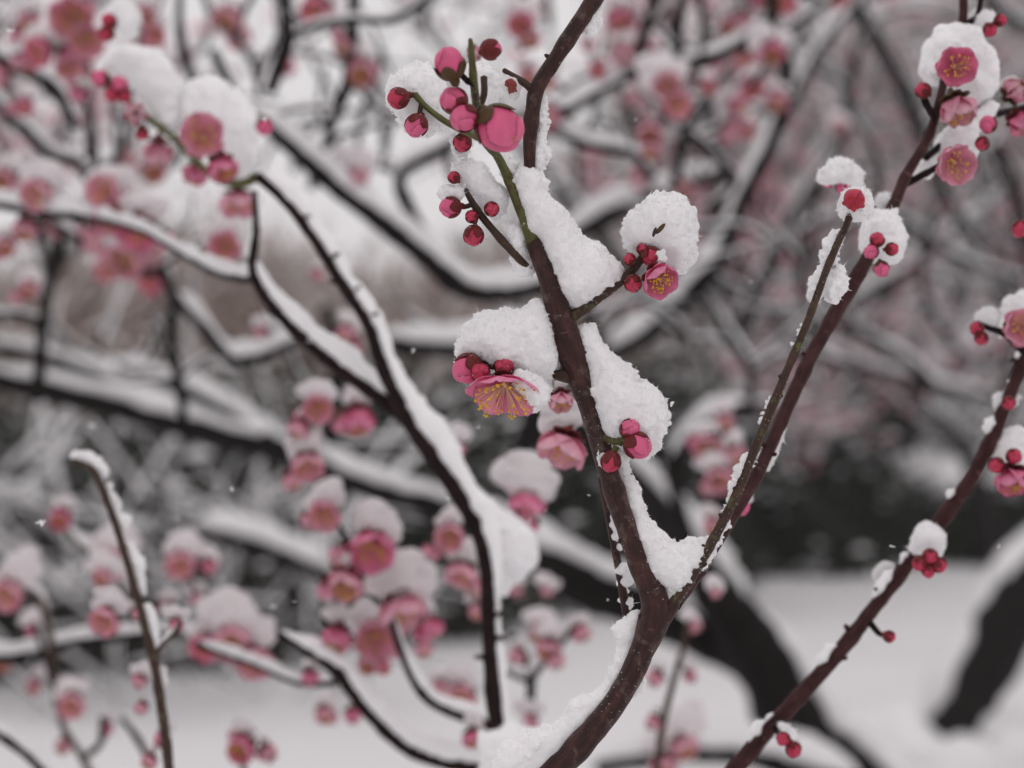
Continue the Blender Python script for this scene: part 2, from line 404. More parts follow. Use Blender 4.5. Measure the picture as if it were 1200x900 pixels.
def ball(cx, cy, cz, r, sx=1, sy=1, sz=1, n=6, m=4):
    V = [(cx, cy, cz+r*sz)]+[(cx+r*sx*math.sin(math.pi*i/m)*math.cos(2*math.pi*j/n), cy+r*sy*math.sin(math.pi*i/m)*math.sin(2*math.pi*j/n), cz+r*sz*math.cos(math.pi*i/m)) for i in range(1, m) for j in range(n)]+[(cx, cy, cz-r*sz)]
    Fc = [(0, 1+j, 1+(j+1) % n) for j in range(n)]
    for i in range(m-2):
        for j in range(n): a = 1+i*n+j; b = 1+i*n+(j+1) % n; Fc.append((a, a+n, b+n, b))
    e = len(V)-1; Fc += [(e, 1+(m-2)*n+(j+1) % n, 1+(m-2)*n+j) for j in range(n)]
    return V, Fc
def mk_stamens(seed, n, spread, length):
    r = random.Random(seed); V, Fc, mi = [], [], []
    for k in range(n):
        t = math.sqrt(r.random()); th = spread*(.15+.85*t); ph = r.uniform(0, 6.283); L = length*r.uniform(.72, 1.08)
        d0 = Vector((math.sin(th)*math.cos(ph), math.sin(th)*math.sin(ph), math.cos(th)))
        side = d0.orthogonal().normalized(); s2 = d0.cross(side); bend = Vector((0, 0, 1))
        rad = .011; st = 4; o = len(V)
        for i in range(st+1):
            u = i/st; c = d0*(L*u)+bend*(.10*u*u*math.sin(th)); q = rad*(1-.3*u)
            for a in range(3):
                an = a*2.094; V.append(tuple(c+(side*math.cos(an)+s2*math.sin(an))*q))
        for i in range(st):
            for a in range(3):
                b = (a+1) % 3; Fc.append((o+i*3+a, o+i*3+b, o+i*3+3+b, o+i*3+3+a)); mi.append(0)
        v, f = ball(*(d0*L+bend*.10*math.sin(th)), .040*r.uniform(.8, 1.2), r.uniform(.7, 1.3), 1, r.uniform(.6, 1), 5, 3)
        o = len(V); V += v; Fc += [tuple(i+o for i in q) for q in f]; mi += [1]*len(f)
    v, f = ball(0, 0, .03, .1, 1, 1, .7); o = len(V); V += v; Fc += [tuple(i+o for i in q) for q in f]; mi += [0]*len(f)
    me = mesh('stamens', V, Fc, M_FIL); me.materials.append(M_ANTH); me.polygons.foreach_set('material_index', mi); return me
def mk_calyx(scale=1., flare=.9, mat=None, cupd=.28):
    """five rounded sepals round a small cup under the flower"""
    n, m = 60, 9; V, Fc = [], []
    for layer in (0, 1):
        for i in range(m+1):
            u = i/m
            for j in range(n):
                ph = 2*math.pi*j/n; lobe = abs(math.cos(2.5*ph))**.6
                L = .22+.26*lobe; rr = scale*(.05+u*L)*(1 if flare > .5 else .8); z = -cupd*scale*(1-u)**1.6+scale*.16*u*u*(1-flare)*3-layer*.03*scale
                if flare > .5: z -= .05*u*u*scale
                V.append((rr*math.cos(ph), rr*math.sin(ph), z-.02))
    H = (m+1)*n
    for i in range(m):
        for j in range(n):
            a = i*n+j; b = i*n+(j+1) % n; Fc.append((a, b, b+n, a+n)); Fc.append((H+a, H+a+n, H+b+n, H+b))
    for j in range(n):
        a = m*n+j; b = m*n+(j+1) % n; Fc.append((a, b, H+b, H+a))
    v, f = ball(0, 0, -cupd*scale*1.05, .10*scale, 1, 1, 1.4, 8, 5); o = len(V); V += v; Fc += [tuple(i+o for i in q) for q in f]
    return mesh('calyx', V, Fc, mat or M_CALYX)
def mk_bud(mat, seed=0):
    n, m = 90, 40; V, UV, Fc = [], [], []; r = random.Random(seed); a0 = r.uniform(0, 6); ex = r.uniform(-.05, .07)
    for i in range(m+1):
        th = math.pi*i/m; st = abs(math.sin(th))
        for j in range(n):
            ph = 2*math.pi*j/n; t = th/math.pi; s1 = ((ph+a0)/(2*math.pi)*3+1.25*t+.05*math.sin(5*th+a0)) % 1.0
            k = 1+.15*(s1**.6-.6)*st**.6-.05*max(0, (s1-.93)/.07)*st-.07*math.exp(-(th/.30)**2)+.02*math.sin(2*ph+a0)+ex*math.cos(th)
            V.append((k*st*math.cos(ph), k*st*math.sin(ph)*(1-ex), k*1.08*math.cos(th))); UV.append((s1, 1-i/m))
    for i in range(m):
        for j in range(n): a = i*n+j; b = i*n+(j+1) % n; Fc.append((a, a+n, b+n, b))
    return with_uv(mesh('bud', V, Fc, mat), UV)
def mk_bud_calyx(mat, cover=.62, seed=0):
    n, m = 60, 12; V, Fc = [], []; r = random.Random(seed); a0 = r.uniform(0, 6)
    for layer in (1.06, 1.0):
        for i in range(m+1):
            for j in range(n):
                ph = 2*math.pi*j/n; lobe = abs(math.cos(2.5*ph+a0))**.7; te = math.pi*(cover*(.62+.42*lobe))
                th = math.pi-te*i/m; q = layer*(1+.035*lobe)+.03*math.sin(5*ph+a0+i)*.3; q += .015*(i == m)
                V.append((q*math.sin(th)*math.cos(ph), q*math.sin(th)*math.sin(ph), q*1.04*math.cos(th)))
    H = (m+1)*n
    for i in range(m):
        for j in range(n):
            a = i*n+j; b = i*n+(j+1) % n; Fc.append((a, b, b+n, a+n)); Fc.append((H+a, H+a+n, H+b+n, H+b))
    for j in range(n): a = m*n+j; b = m*n+(j+1) % n; Fc.append((a, b, H+b, H+a))
    v, f = ball(0, 0, -1.15, .34, 1, 1, 1.2, 10, 6); o = len(V); V += v; Fc += [tuple(i+o for i in q) for q in f]
    return mesh('calyx', V, Fc, mat)

PET = []
for k, (op, cu) in enumerate([(1., .42), (.88, .68), (.70, .7), (.5, .8)]):
    row = []
    for mt in (M_PETAL, M_PALE):
        V, Fc, UV = petal_verts(12, 10, op, cu, k); row.append(with_uv(mesh('petal', V, Fc, mt), UV))
    full = []
    for mt in (M_PETAL, M_PALE):
        parts = []
        for j in range(5):
            V, Fc, UV = petal_verts(7, 6, op*(1+.05*math.sin(j*2.1)), cu, k*5+j)
            parts.append((V, Fc, UV, Matrix.Rotation(2*math.pi*j/5+.06*math.sin(j*5), 4, 'Z') @ Matrix.Translation((.03, 0, .012*(j % 2))) @ Matrix.Rotation(.06*math.sin(j*3.3), 4, 'X')))
        full.append(with_uv(mesh('blossom', *merge(parts)[:2], mt), merge(parts)[2]))
    PET.append((row, full))
STAM = [mk_stamens(1, 30, 1.15, .62), mk_stamens(2, 26, .85, .60), mk_stamens(3, 34, .55, .75), mk_stamens(4, 26, .4, .8)]
STAMN = [mk_stamens(11, 64, 1.25, .80), mk_stamens(12, 56, .95, .60)]
CAL = mk_calyx(); CALG = mk_calyx(mat=M_CALYXG)
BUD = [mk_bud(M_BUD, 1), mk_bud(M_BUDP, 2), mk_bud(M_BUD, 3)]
BCAL = [mk_bud_calyx(M_CALYX, .62, 1), mk_bud_calyx(M_CALYXG, .5, 2), mk_bud_calyx(M_CALYX, .72, 3)]
CAPS = []
for k in range(8):
    r_ = random.Random(k+40); bl = [(0, 0, 0, .62), (r_.uniform(-.3, .3), r_.uniform(-.2, .2), .2, .55), (-.42, 0, -.10, .42), (.42, .05, -.12, .40), (0, .3, .0, .45), (0, -.25, .02, .42)]
    bl = bl[:2]+r_.sample(bl[2:], 3)
    for _ in range(7): bl.append((r_.uniform(-.75, .75), r_.uniform(-.4, .4), r_.uniform(-.3, .45), r_.uniform(.15, .36)))
    V, Fc = sdf_snow(bl, .055, [(.5, .05), (.2, .03)], k, 2, 220, .05); CAPS.append(mesh('snow_cap', V, Fc, M_SNOWC))
NEARCAPS = []

def facing(dx, dy, dz):                              # image-right, towards-camera, up -> direction
    return Vector((dx, -dy, dz)).normalized()
def blossom(root, p, f, R, kind=0, pale=0, cap=1., full=False, roll=None, mats=None, stam=None, cal=True):
    """blossom > petal(s), stamens, calyx, snow_cap"""
    q = f.to_track_quat('Z', 'Y') @ Quaternion((0, 0, 1), random.uniform(0, 6.28) if roll is None else roll)
    row, fullm = PET[kind]
    if not full:
        R *= 1.38
        if random.random() < .68: pale = 1
        cap *= random.uniform(.5, .74)
        f = (f+Vector((random.uniform(-.35, .35), random.uniform(-.2, .2), random.uniform(-.25, .35)))).normalized()
    if full:
        b = obj('blossom', CAL, root, rl(root, p), q, R)
        for j in range(5):
            a = 2*math.pi*j/5+.05*math.sin(j*7)
            qq = Quaternion((0, 0, 1), a) @ Quaternion((0, 1, 0), .10*math.sin(j*4.3)) @ Quaternion((1, 0, 0), .07*math.sin(j*2.7))
            obj('petal', row[pale], b, (.02*math.cos(a), .02*math.sin(a), .012*(j % 2)), qq)
    else:
        b = obj('blossom', fullm[pale], root, rl(root, p), q, R)
        if cal: obj('calyx', CAL if random.random() < .6 else CALG, b)
    obj('stamens', (stam or STAM[kind]), b)
    if cap:
        s = R*cap*1.2; up = rl(root, Vector(p)+Vector((random.uniform(-.15, .15)*R, .42*R, .52*R)))
        c = obj('snow_cap', random.choice(CAPS), b)
        M = Matrix.Translation(up) @ Matrix.Rotation(random.uniform(-.5, .5), 4, 'Y') @ Matrix.Diagonal((s*1.15, s*.95, s*1.0, 1))
        B = Matrix.Translation(b.location) @ q.to_matrix().to_4x4() @ Matrix.Diagonal((R, R, R, 1))
        c.matrix_parent_inverse = B.inverted(); c.matrix_basis = M
    return b
def bud(root, p, f, R, v=0, cap=0., calv=None):
    q = f.to_track_quat('Z', 'Y') @ Quaternion((0, 0, 1), random.uniform(0, 6.28))
    b = obj('bud', BUD[v], root, rl(root, p), q, R); obj('calyx', BCAL[calv if calv is not None else v], b)
    if cap:
        s = R*cap; up = rl(root, Vector(p)+Vector((0, .2*R, .75*R))); c = obj('snow_cap', random.choice(CAPS), b)
        M = Matrix.Translation(up) @ Matrix.Diagonal((s*1.2, s, s, 1))
        B = Matrix.Translation(b.location) @ q.to_matrix().to_4x4() @ Matrix.Diagonal((R, R, R, 1))
        c.matrix_parent_inverse = B.inverted(); c.matrix_basis = M
    return b
def twiglet(root, name, a, b, r, mat):
    """short stalk between two points"""
    a, b = Vector(a), Vector(b); mid = (a+b)/2+Vector((0, 0, -.1*(b-a).length))
    return tube(name, catmull([(*a, r), (*mid, r*.9), (*b, r*.8)], r), mat, 10, .15, root=root, origin=ROOT[root.name])

# ------------------------------------------------------------------ ground and far background
def gz(x, y):
    return .13*mnoise.noise(Vector((x*.25, y*.25, 0)))+.06*mnoise.noise(Vector((x*.8, y*.8, 3)))-.03
xs = np.concatenate([-np.geomspace(120, 14, 14), np.linspace(-12, 12, 90), np.geomspace(14, 120, 14)]); ys = np.concatenate([np.linspace(-30, 0, 10), np.linspace(1, 30, 100), np.geomspace(32, 130, 16)])
V = [(x, y, gz(x, y)) for y in ys for x in xs]; w = len(xs)
g = obj('ground', mesh('ground', V, [(i*w+j, i*w+j+1, (i+1)*w+j+1, (i+1)*w+j) for i in range(len(ys)-1) for j in range(w-1)], M_SNOWG)); tag(g, kind='structure')

def sticks(pa, pb, ra, mat, name, parent=None, origin=(0, 0, 0)):
    """many thin three-sided twigs in one mesh"""
    pa = np.asarray(pa); pb = np.asarray(pb); ra = np.asarray(ra); D = pb-pa; D /= np.linalg.norm(D, axis=1)[:, None]+1e-9
    S = np.cross(D, [.3, .9, .2]); S /= np.linalg.norm(S, axis=1)[:, None]+1e-9; Q = np.cross(D, S); n = len(pa); V = []
    for k in range(3):
        a = k*2.094; o = (S*math.cos(a)+Q*math.sin(a))*ra[:, None]; V.append(pa+o); V.append(pb+o*.5)
    V = np.stack(V, 1).reshape(-1, 3)-np.asarray(origin); Fc = []
    for i in range(n):
        o = 6*i; Fc += [(o, o+2, o+3, o+1), (o+2, o+4, o+5, o+3), (o+4, o, o+1, o+5)]
    return obj(name, mesh(name, V, Fc, mat, smooth=False), parent)

# far wood: winter thicket behind the garden, one mass; a tan reed bank on the left
def thicket(name, n, xr, yr, hfun, mat, label, tag_cat, rad, psnow, lean):
    pa, pb, ra = [], [], []; sa, sb, sr = [], [], []
    for _ in range(n):
        x = random.uniform(*xr); y = random.uniform(*yr); z = hfun(x)*random.uniform(0, 1)**.8; L = random.uniform(.4, 1.3); a = random.gauss(0, lean)
        d = Vector((math.sin(a), random.uniform(-.4, .4), math.cos(a))).normalized()*L; p = Vector((x, y, z)); pa.append(p); pb.append(p+d); ra.append(random.uniform(*rad))
        if random.random() < psnow: sa.append(p+Vector((0, 0, .03))); sb.append(p+d+Vector((0, 0, .02))); sr.append(random.uniform(.010, .026))
    o = sticks(pa, pb, ra, mat, name); tag(o, label, tag_cat, kind='stuff')
    o = sticks(sa, sb, sr, M_SNOWM, 'snow_on_'+name); tag(o, 'thin snow lining the stems of the '+name.replace('_', ' '), 'snow', kind='stuff')
thicket('far_wood', 15000, (-15, 16), (29, 37), lambda x: 2.6+.5*math.sin(x*.9)+4.6/(1+math.exp(-(x-1.6)*1.1)), M_WOOD, 'grey blurred winter thicket far behind the garden', 'thicket', (.012, .035), .52, 1.0)
M_REED = plain('dry_reed', (.34, .255, .22), .9, .3, 2)
thicket('reed_bank', 9000, (-9, 1.2), (24, 26), lambda x: 2.4+.3*math.sin(x*1.3), M_REED, 'pale tan bank of dry reeds dusted with snow at the left', 'reeds', (.012, .03), .45, 1.3)

def leafy(name, cx, cy, rx, ry, h, n, label):
    t = thing(name, label, 'shrub', (cx, cy, gz(cx, cy)), 'dark evergreen shrubs at the far edge')
    V, Fc, SV, SF = [], [], [], []
    for _ in range(n):
        u = random.uniform(0, 6.283); e = math.asin(random.random()); k = random.uniform(.75, 1)*(1+.22*math.sin(3*u+cx)+.15*math.sin(7*u+5*e))
        p = Vector((rx*k*math.cos(u)*math.cos(e)**.6, ry*k*math.sin(u)*math.cos(e)**.6, .05+h*k*math.sin(e)))
        a = Vector((random.gauss(0, 1), random.gauss(0, 1), random.gauss(0, .6))).normalized(); b = a.orthogonal().normalized(); s = random.uniform(.03, .065)
        snowy = random.random() < (.07 if e > .5 else .012)*(3.2 if cx > 2.4 else .8)
        L, G = (SV, SF) if snowy else (V, Fc)
        if snowy: a, b, s = Vector((1, 0, .1)), Vector((0, 1, .1)), s*random.uniform(1, 2.0); p.z += .02
        o = len(L); L += [p-a*s, p-b*s*.6, p+a*s, p+b*s*.6]; G.append((o, o+1, o+2, o+3))
        if snowy: L += [p+Vector((0, 0, s*.5))]; G[-1] = (o, o+1, o+4); G += [(o+1, o+2, o+4), (o+2, o+3, o+4), (o+3, o, o+4)]
    obj('foliage', mesh('foliage', V, Fc, M_LEAF, smooth=False), t); tag(obj('snow', mesh('snow', SV, SF, M_SNOWM), t), kind='stuff')
    for _ in range(4):
        a = (random.uniform(-.3, .3)*rx, 0, 0); sticks([a], [(a[0]*1.6, 0, h*.8)], [.04], M_DARK, 'stem', t)
SH = [(-3.6, 11.4, 1.1, .6, 1.15, 'leftmost dark evergreen shrub beyond the thin snowy twigs at the lower left'),
      (-2.25, 12.1, 1.1, .7, 1.2, 'dark shrub behind the lower-left twig with curled tip'),
      (-.95, 13.3, 1.1, .7, 1.35, 'dark shrub directly behind the pink blossoms left of centre'),
      (.35, 15.0, 1.1, .8, 1.5, 'dark shrub seen left of the sharp forked branch stem'),
      (1.7, 17.0, 1.2, .8, 1.45, 'dark shrub behind the fork of the sharp branch'),
      (3.0, 19.6, 1.3, .9, 1.25, 'dark shrub between the central fork and the far upright trunk'),
      (5.1, 20.4, 1.6, .9, 1.1, 'rightmost dark shrub low behind the leaning trunk'),
      (-2.9, 15.5, 1.8, .9, 1.35, 'taller dark shrub standing behind the two leftmost shrubs'),
      (-.4, 18.6, 1.9, .9, 1.6, 'tallest dark shrub, behind the middle of the row')]
for s in SH: leafy('evergreen_shrub', *s[:5], 9000, s[5])

# snow-laden twigs in front of the dark shrubs, and a low snowed-over hedge at the right
thicket('undergrowth', 700, (-6.5, 7.5), (19.2, 19.6), lambda x: .9+.25*math.sin(x*1.7), M_FAR, 'tangle of snowy twigs in front of the dark shrubs', 'undergrowth', (.006, .014), .75, 1.25)
thicket('brushwood', 170, (-3.4, -.7), (9.9, 10.6), lambda x: .6+.7*random.random(), M_FAR, 'grey snowy brushwood in front of the dark shrubs at the left', 'brushwood', (.004, .009), .55, 1.5)
random.seed(8)
def low_hedge(x0, x1, y, h, label):
    t = thing('low_hedge', label, 'hedge', ((x0+x1)/2, y, 0)); cx = (x0+x1)/2; V, Fc = [], []
    for _ in range(5000):
        p = Vector((random.uniform(x0, x1)-cx, random.uniform(-.35, .35), random.uniform(.02, h))); a = Vector([random.gauss(0, 1) for _ in range(3)]).normalized(); b = a.orthogonal().normalized(); q = random.uniform(.03, .06)
        o = len(V); V += [p-a*q, p-b*q*.6, p+a*q, p+b*q*.6]; Fc.append((o, o+1, o+2, o+3))
    obj('foliage', mesh('foliage', V, Fc, M_LEAF, smooth=False), t)
    n = int((x1-x0)/.2); bl = [(x0-cx+(x1-x0)*(i+.5)/n, random.uniform(-.1, .1), h+random.uniform(-.03, .04), random.uniform(.17, .26)) for i in range(n)]
    V, Fc = sdf_snow(bl, .03, [(.3, .03), (.1, .015)], 3); obj('snow', mesh('snow', V, Fc, M_SNOWM), t)
low_hedge(3.25, 5.2, 18.0, .68, 'low dark hedge capped with a thick white layer of snow at the right edge')

# ------------------------------------------------------------------ procedural plum tree
def grow(p, d, L, r, depth, out, spread=.7, curl=.35, up=.15, kids=(2, 3)):
    pts = [(*p, r)]; n = 5; q = Vector(p); v = Vector(d)
    for i in range(n):
        v = (v+Vector((random.gauss(0, curl), random.gauss(0, curl), random.gauss(up*.5, curl)))*.5).normalized()
        q = q+v*(L/n); pts.append((*q, r*(1-.5*(i+1)/n)))
    out.append((depth, pts))
    if depth <= 0: return
    for _ in range(random.randint(*kids)+(1 if depth > 1 else 2)):
        k = random.randint(1, n); b = pts[k]; a = Vector((random.gauss(0, 1), random.gauss(0, 1), random.gauss(.25, .8))).normalized()
        grow(b[:3], (v*(1-spread)+a*spread).normalized(), L*random.uniform(.5, .8), b[3]*random.uniform(.5, .7), depth-1, out, spread, curl, up, kids)
def far_blossoms(name, paths, n, size, root, mat, snow=True):
    V, Fc = [], []; fine = [q for dpt, q in paths if dpt <= 1]
    for _ in range(n):
        q = random.choice(fine); b = random.choice(q); p = Vector(b[:3])+Vector([random.gauss(0, size*.7) for _ in range(3)])
        a = Vector((random.gauss(0, 1), random.gauss(0, 1), random.gauss(0, 1))).normalized(); u = a.orthogonal().normalized(); w = a.cross(u); o = len(V); V.append(p-a*size*.15)
        for j in range(10):
            rr = size*(.5 if j % 2 == 0 else .34)*random.uniform(.85, 1.15); t = j*math.pi/5; V.append(p+(u*math.cos(t)+w*math.sin(t))*rr+a*size*.08)
        Fc += [(o, o+1+j, o+1+(j+1) % 10) for j in range(10)]
    V = np.array([tuple(v) for v in V])-np.array(ROOT[root.name])
    b = obj(name, mesh(name, V, Fc, mat, smooth=False), root); tag(b, kind='stuff')
    return b
def plum_tree(name, base, limbs, label, seed, bl, size, L=1.2, r=.05, depth=3, mat=M_FAR, group=None, sn=1.2, trunk=None, up=.15, step=.12):
    random.seed(seed); t = thing(name, label, 'tree', base, group); B = ROOT[t.name]
    if trunk is not None:
        c = catmull(trunk, .12); tube('trunk', c, mat, 12, .2, root=t, origin=B, nodes=False)
    allp = []
    for (p, d, LL, rr) in limbs:
        out = []; grow(p, d, LL, rr, depth, out, up=up); allp += out
        V0, pa, pb, ra, sa, sb, sr = [], [], [], [], [], [], []
        c0 = catmull(out[0][1], step); limb = tube('branch', c0, mat, 8, .15, root=t, origin=B, nodes=False)
        snow_strip('snow', c0, M_SNOWM, 1.1, sn, limb, B, 8, gaps=.25)
        for dpt, pts in out[1:]:
            for a, b in zip(pts[:-1], pts[1:]):
                pa.append(a[:3]); pb.append(b[:3]); ra.append(max(a[3], .0022)); dz = Vector((0, 0, a[3]*.9+.002))
                if random.random() < .8: sa.append(tuple(Vector(a[:3])+dz)); sb.append(tuple(Vector(b[:3])+dz)); sr.append(max(a[3], .003)*sn)
        sticks(pa, pb, ra, mat, 'twigs', limb, B)['kind'] = 'stuff'; sticks(sa, sb, sr, M_SNOWM, 'twig_snow', limb, B)['kind'] = 'stuff'
    if bl: far_blossoms('blossoms', allp, bl, size, t, M_FPINK)
    return t

# far upright tree at the right with its forked trunk (base where the snow meets the shrubs)
b = P(1046, 655, 18.3)
plum_tree('plum_tree', (b.x, b.y, 0), [(P(1045, 490, 18.3), (-.5, 0, .6), 1.5, .15), (P(1045, 480, 18.3), (.7, 0, .45), 1.8, .15), (P(1048, 520, 18.3), (-.8, .2, .3), 1.4, .10), (P(1045, 475, 18.3), (.1, -.1, 1), 1.8, .12), (P(1100, 425, 18.3), (.5, 0, .6), 1.5, .07)],
          'distant upright plum tree with a dark forked trunk, behind the right-hand branches', 11, 600, .05, trunk=[(b.x, b.y, -.1, .26), (*P(1050, 560, 18.3), .20), (*P(1044, 470, 18.3), .18)], mat=M_DARK)
b = P(905, 690, 15.6)
FARG = 'hazy pink plum trees in the background'
plum_tree('plum_tree', (3.2, 13.5, 0), [((3.2, 13.5, 1.9), (-.6, 0, .9), 1.5, .05), ((3.2, 13.5, 1.9), (.5, .1, 1), 1.6, .05), ((3.2, 13.5, 1.9), (0, -.2, 1.2), 1.7, .05), ((3.2, 13.5, 1.8), (.9, 0, .6), 1.5, .045), ((3.2, 13.5, 2.2), (-.2, .2, 1.2), 1.4, .05), ((2.2, 13.4, 1.6), (-.7, 0, 1), 1.3, .04), ((2.2, 13.4, 1.6), (.3, 0, 1), 1.3, .04), ((1.8, 13.6, 2.4), (.2, 0, .8), 1.2, .035), ((3.0, 13.2, 1.4), (-.9, 0, .4), 1.4, .04)],
          'hazy plum tree thick with pink blossom filling the upper right background', 21, 1500, .045, up=.3, trunk=None)
plum_tree('plum_tree', (1.6, 15.5, 0), [((1.6, 15.5, 2.1), (-.6, 0, .9), 1.5, .05), ((1.6, 15.5, 2.1), (.6, .1, 1), 1.5, .05), ((1.6, 15.5, 2.3), (.1, -.2, 1.2), 1.5, .05), ((1.6, 15.5, 2.1), (-.9, 0, .5), 1.3, .045)],
          'hazy pink plum tree high behind the middle of the picture', 22, 1500, .055, up=.3)
plum_tree('plum_tree', (-2.6, 12.0, 0), [((-2.6, 12, 2.1), (-.6, 0, .9), 1.4, .04), ((-2.6, 12, 2.1), (.6, .1, 1), 1.4, .04), ((-2.6, 12, 2.1), (.1, -.2, 1.2), 1.4, .04)],
          'hazy pink plum tree behind the upper left blossoms', 23, 900, .05, up=.3)

# leaning trunk at the right edge
PATHS = {}
def limb(root, pts, d, mat, name='branch', snow=True, w=1.2, h=1.4, segs=12, gaps=.0, knob=.12, side=0., smat=None, jag=.3, ns=None, nodes=True, step=None):
    c = px_path(pts, d, step)
    if mat is M_DARK and c[:, 3].max() < .02 and name != 'trunk': c[:, 3] *= 1.18; h /= 1.12; w /= 1.1
    PATHS.setdefault(root.name, []).append(c); o = tube(name, c, mat, segs, knob, root=root, origin=ROOT[root.name], nodes=nodes)
    if snow: snow_strip('snow', c, smat or M_SNOWM, w, h, o, ROOT[root.name], gaps=gaps, side=side, jag=jag, ns=ns)
    return o, c
bz = P(1116, 862, 9.1)
t = thing('plum_tree', 'black leaning trunk rising out of the snow at the right edge', 'tree', (bz.x, bz.y, 0))
limb(t, [(1112, 880, 34), (1125, 835, 36), (1155, 775, 38), (1200, 700, 42), (1260, 640, 44), (1330, 560, 42), (1380, 420, 36)], 9.1, M_DARK, 'trunk', w=.7, h=.42, segs=36, side=-.8, nodes=False, knob=.22, ns=22, jag=.45, step=.04)
limb(t, [(1260, 640, 26), (1210, 560, 18), (1230, 470, 14), (1290, 380, 11)], 9.1, M_DARK, w=1.1, h=1.1)
bl = [(bz.x+dx, bz.y+dy-.1, dz, r_) for dx, dy, dz, r_ in ((-.18, 0, -.05, .16), (.02, -.15, -.08, .17), (.18, .02, -.06, .2), (.35, .05, -.08, .2), (-.32, .1, -.1, .15))]
V_, F_ = sdf_snow(bl, .02, [(.15, .03)], 9); obj('snow', mesh('snow', V_-np.array(ROOT[t.name]), F_, M_SNOWM), t)
t2 = thing('plum_tree', 'slim dark stem slanting down into the snow behind the right-hand diagonal branch', 'tree', tuple(P(1184, 692, 15.4)))
limb(t2, [(1184, 695, 10), (1165, 640, 11), (1145, 565, 11), (1120, 510, 9), (1075, 470, 8)], 15.4, M_DARK, 'trunk', w=1.0, h=.6)
limb(t2, [(1145, 565, 8), (1180, 480, 7), (1185, 400, 6), (1230, 330, 5)], 15.4, M_DARK, w=1.2, h=1.2)

# ------------------------------------------------------------------ the big snow-laden tree in the middle distance
base = P(1330, 1640, 3.0)
T = BIG = thing('plum_tree', 'large dark plum tree with thick snow on its spreading limbs, right behind the centre', 'tree', (base.x, base.y, 0))
limb(T, [(1330, 1700, 80, 3.0), (1230, 1300, 70, 3.0), (1120, 1060, 60, 3.0), (1030, 950, 50, 3.0), (950, 870, 44, 2.95), (900, 790, 38, 2.9), (852, 718, 33, 2.85)], 3, M_DARK, 'trunk', w=.75, h=.5, segs=36, nodes=False, side=.8, knob=.22, ns=60, jag=.5, step=.015, gaps=.1)
limb(T, [(855, 722, 30, 2.85), (815, 655, 20, 2.8), (775, 600, 16, 2.7), (730, 545, 13, 2.6), (670, 490, 11, 2.6), (610, 440, 9, 2.6)], 2.8, M_DARK, w=1.0, h=.9, side=.3, jag=.45)
limb(T, [(885, 775, 26, 2.9), (810, 740, 26, 2.9), (745, 708, 27, 2.9), (690, 690, 28, 2.9), (635, 655, 24, 2.9), (575, 618, 17, 3), (500, 590, 15, 3), (425, 568, 14, 3), (350, 536, 16, 3.), (300, 520, 15, 3.), (220, 500, 15, 3), (140, 478, 16, 3), (60, 458, 14, 3), (-30, 440, 13, 3)], 2.9, M_DARK, w=.85, h=.72, jag=.5, gaps=.12, segs=16)
limb(T, [(225, 496, 8), (165, 462, 8), (110, 440, 8), (40, 415, 7), (-20, 405, 6)], 3.0, M_DARK, w=1.1, h=1.2)
limb(T, [(330, 525, 9), (260, 480, 8), (200, 450, 8), (120, 430, 8)], 3.0, M_DARK, w=1.1, h=1.2)
limb(T, [(395, 600, 13), (390, 540, 12), (388, 480, 11), (398, 420, 9), (380, 360, 6)], 3.1, M_DARK, snow=False)
limb(T, [(612, 640, 18), (612, 560, 17), (622, 500, 15), (645, 440, 12), (640, 380, 8)], 3.4, M_DARK, w=.7, h=.5, gaps=.3)
limb(T, [(1000, 925, 20), (900, 890, 15), (800, 882, 13), (700, 900, 10)], 2.7, M_DARK, w=1.5, h=1.5)
limb(T, [(640, 430, 8, 2.7), (700, 420, 8, 2.5), (760, 392, 9, 2.3), (815, 338, 9, 2.2), (848, 292, 9, 2.2), (872, 230, 8, 2.2), (905, 165, 8, 2.2), (922, 95, 7, 2.2), (905, 20, 7, 2.2), (900, -40, 6, 2.2)], 2.2, M_DARK, w=1.35, h=1.5, side=-.2)
limb(T, [(818, 335, 6), (845, 380, 5), (878, 430, 5), (880, 470, 4)], 2.2, M_DARK, w=1.1, h=1.2)
limb(T, [(640, 400, 9, 2.7), (560, 408, 10, 2.6), (500, 408, 9, 2.6), (440, 400, 8, 2.6)], 2.6, M_DARK, w=1.2, h=1.9)
limb(T, [(700, 420, 7, 2.4), (690, 360, 7, 2.4), (640, 300, 7, 2.4), (680, 272, 9, 2.4), (735, 242, 9, 2.4), (790, 222, 8, 2.4), (850, 200, 6, 2.4)], 2.4, M_DARK, w=1.2, h=1.5)
limb(T, [(780, 560, 9), (815, 510, 9), (850, 484, 8), (880, 476, 6)], 2.4, M_DARK, w=1.3, h=1.6)
limb(T, [(812, 640, 7), (795, 590, 7), (778, 520, 6)], 2.4, M_DARK, w=.9, h=.8)
limb(T, [(915, 150, 6), (960, 60, 5), (1010, 0, 4), (1040, -30, 4)], 2.6, M_DARK, w=1.2, h=1.2, side=-.3)
limb(T, [(400, 680, 8, 4.), (340, 655, 10, 4.), (270, 630, 10, 4.), (220, 622, 8, 4.)], 4., M_DARK, w=1.3, h=1.6)

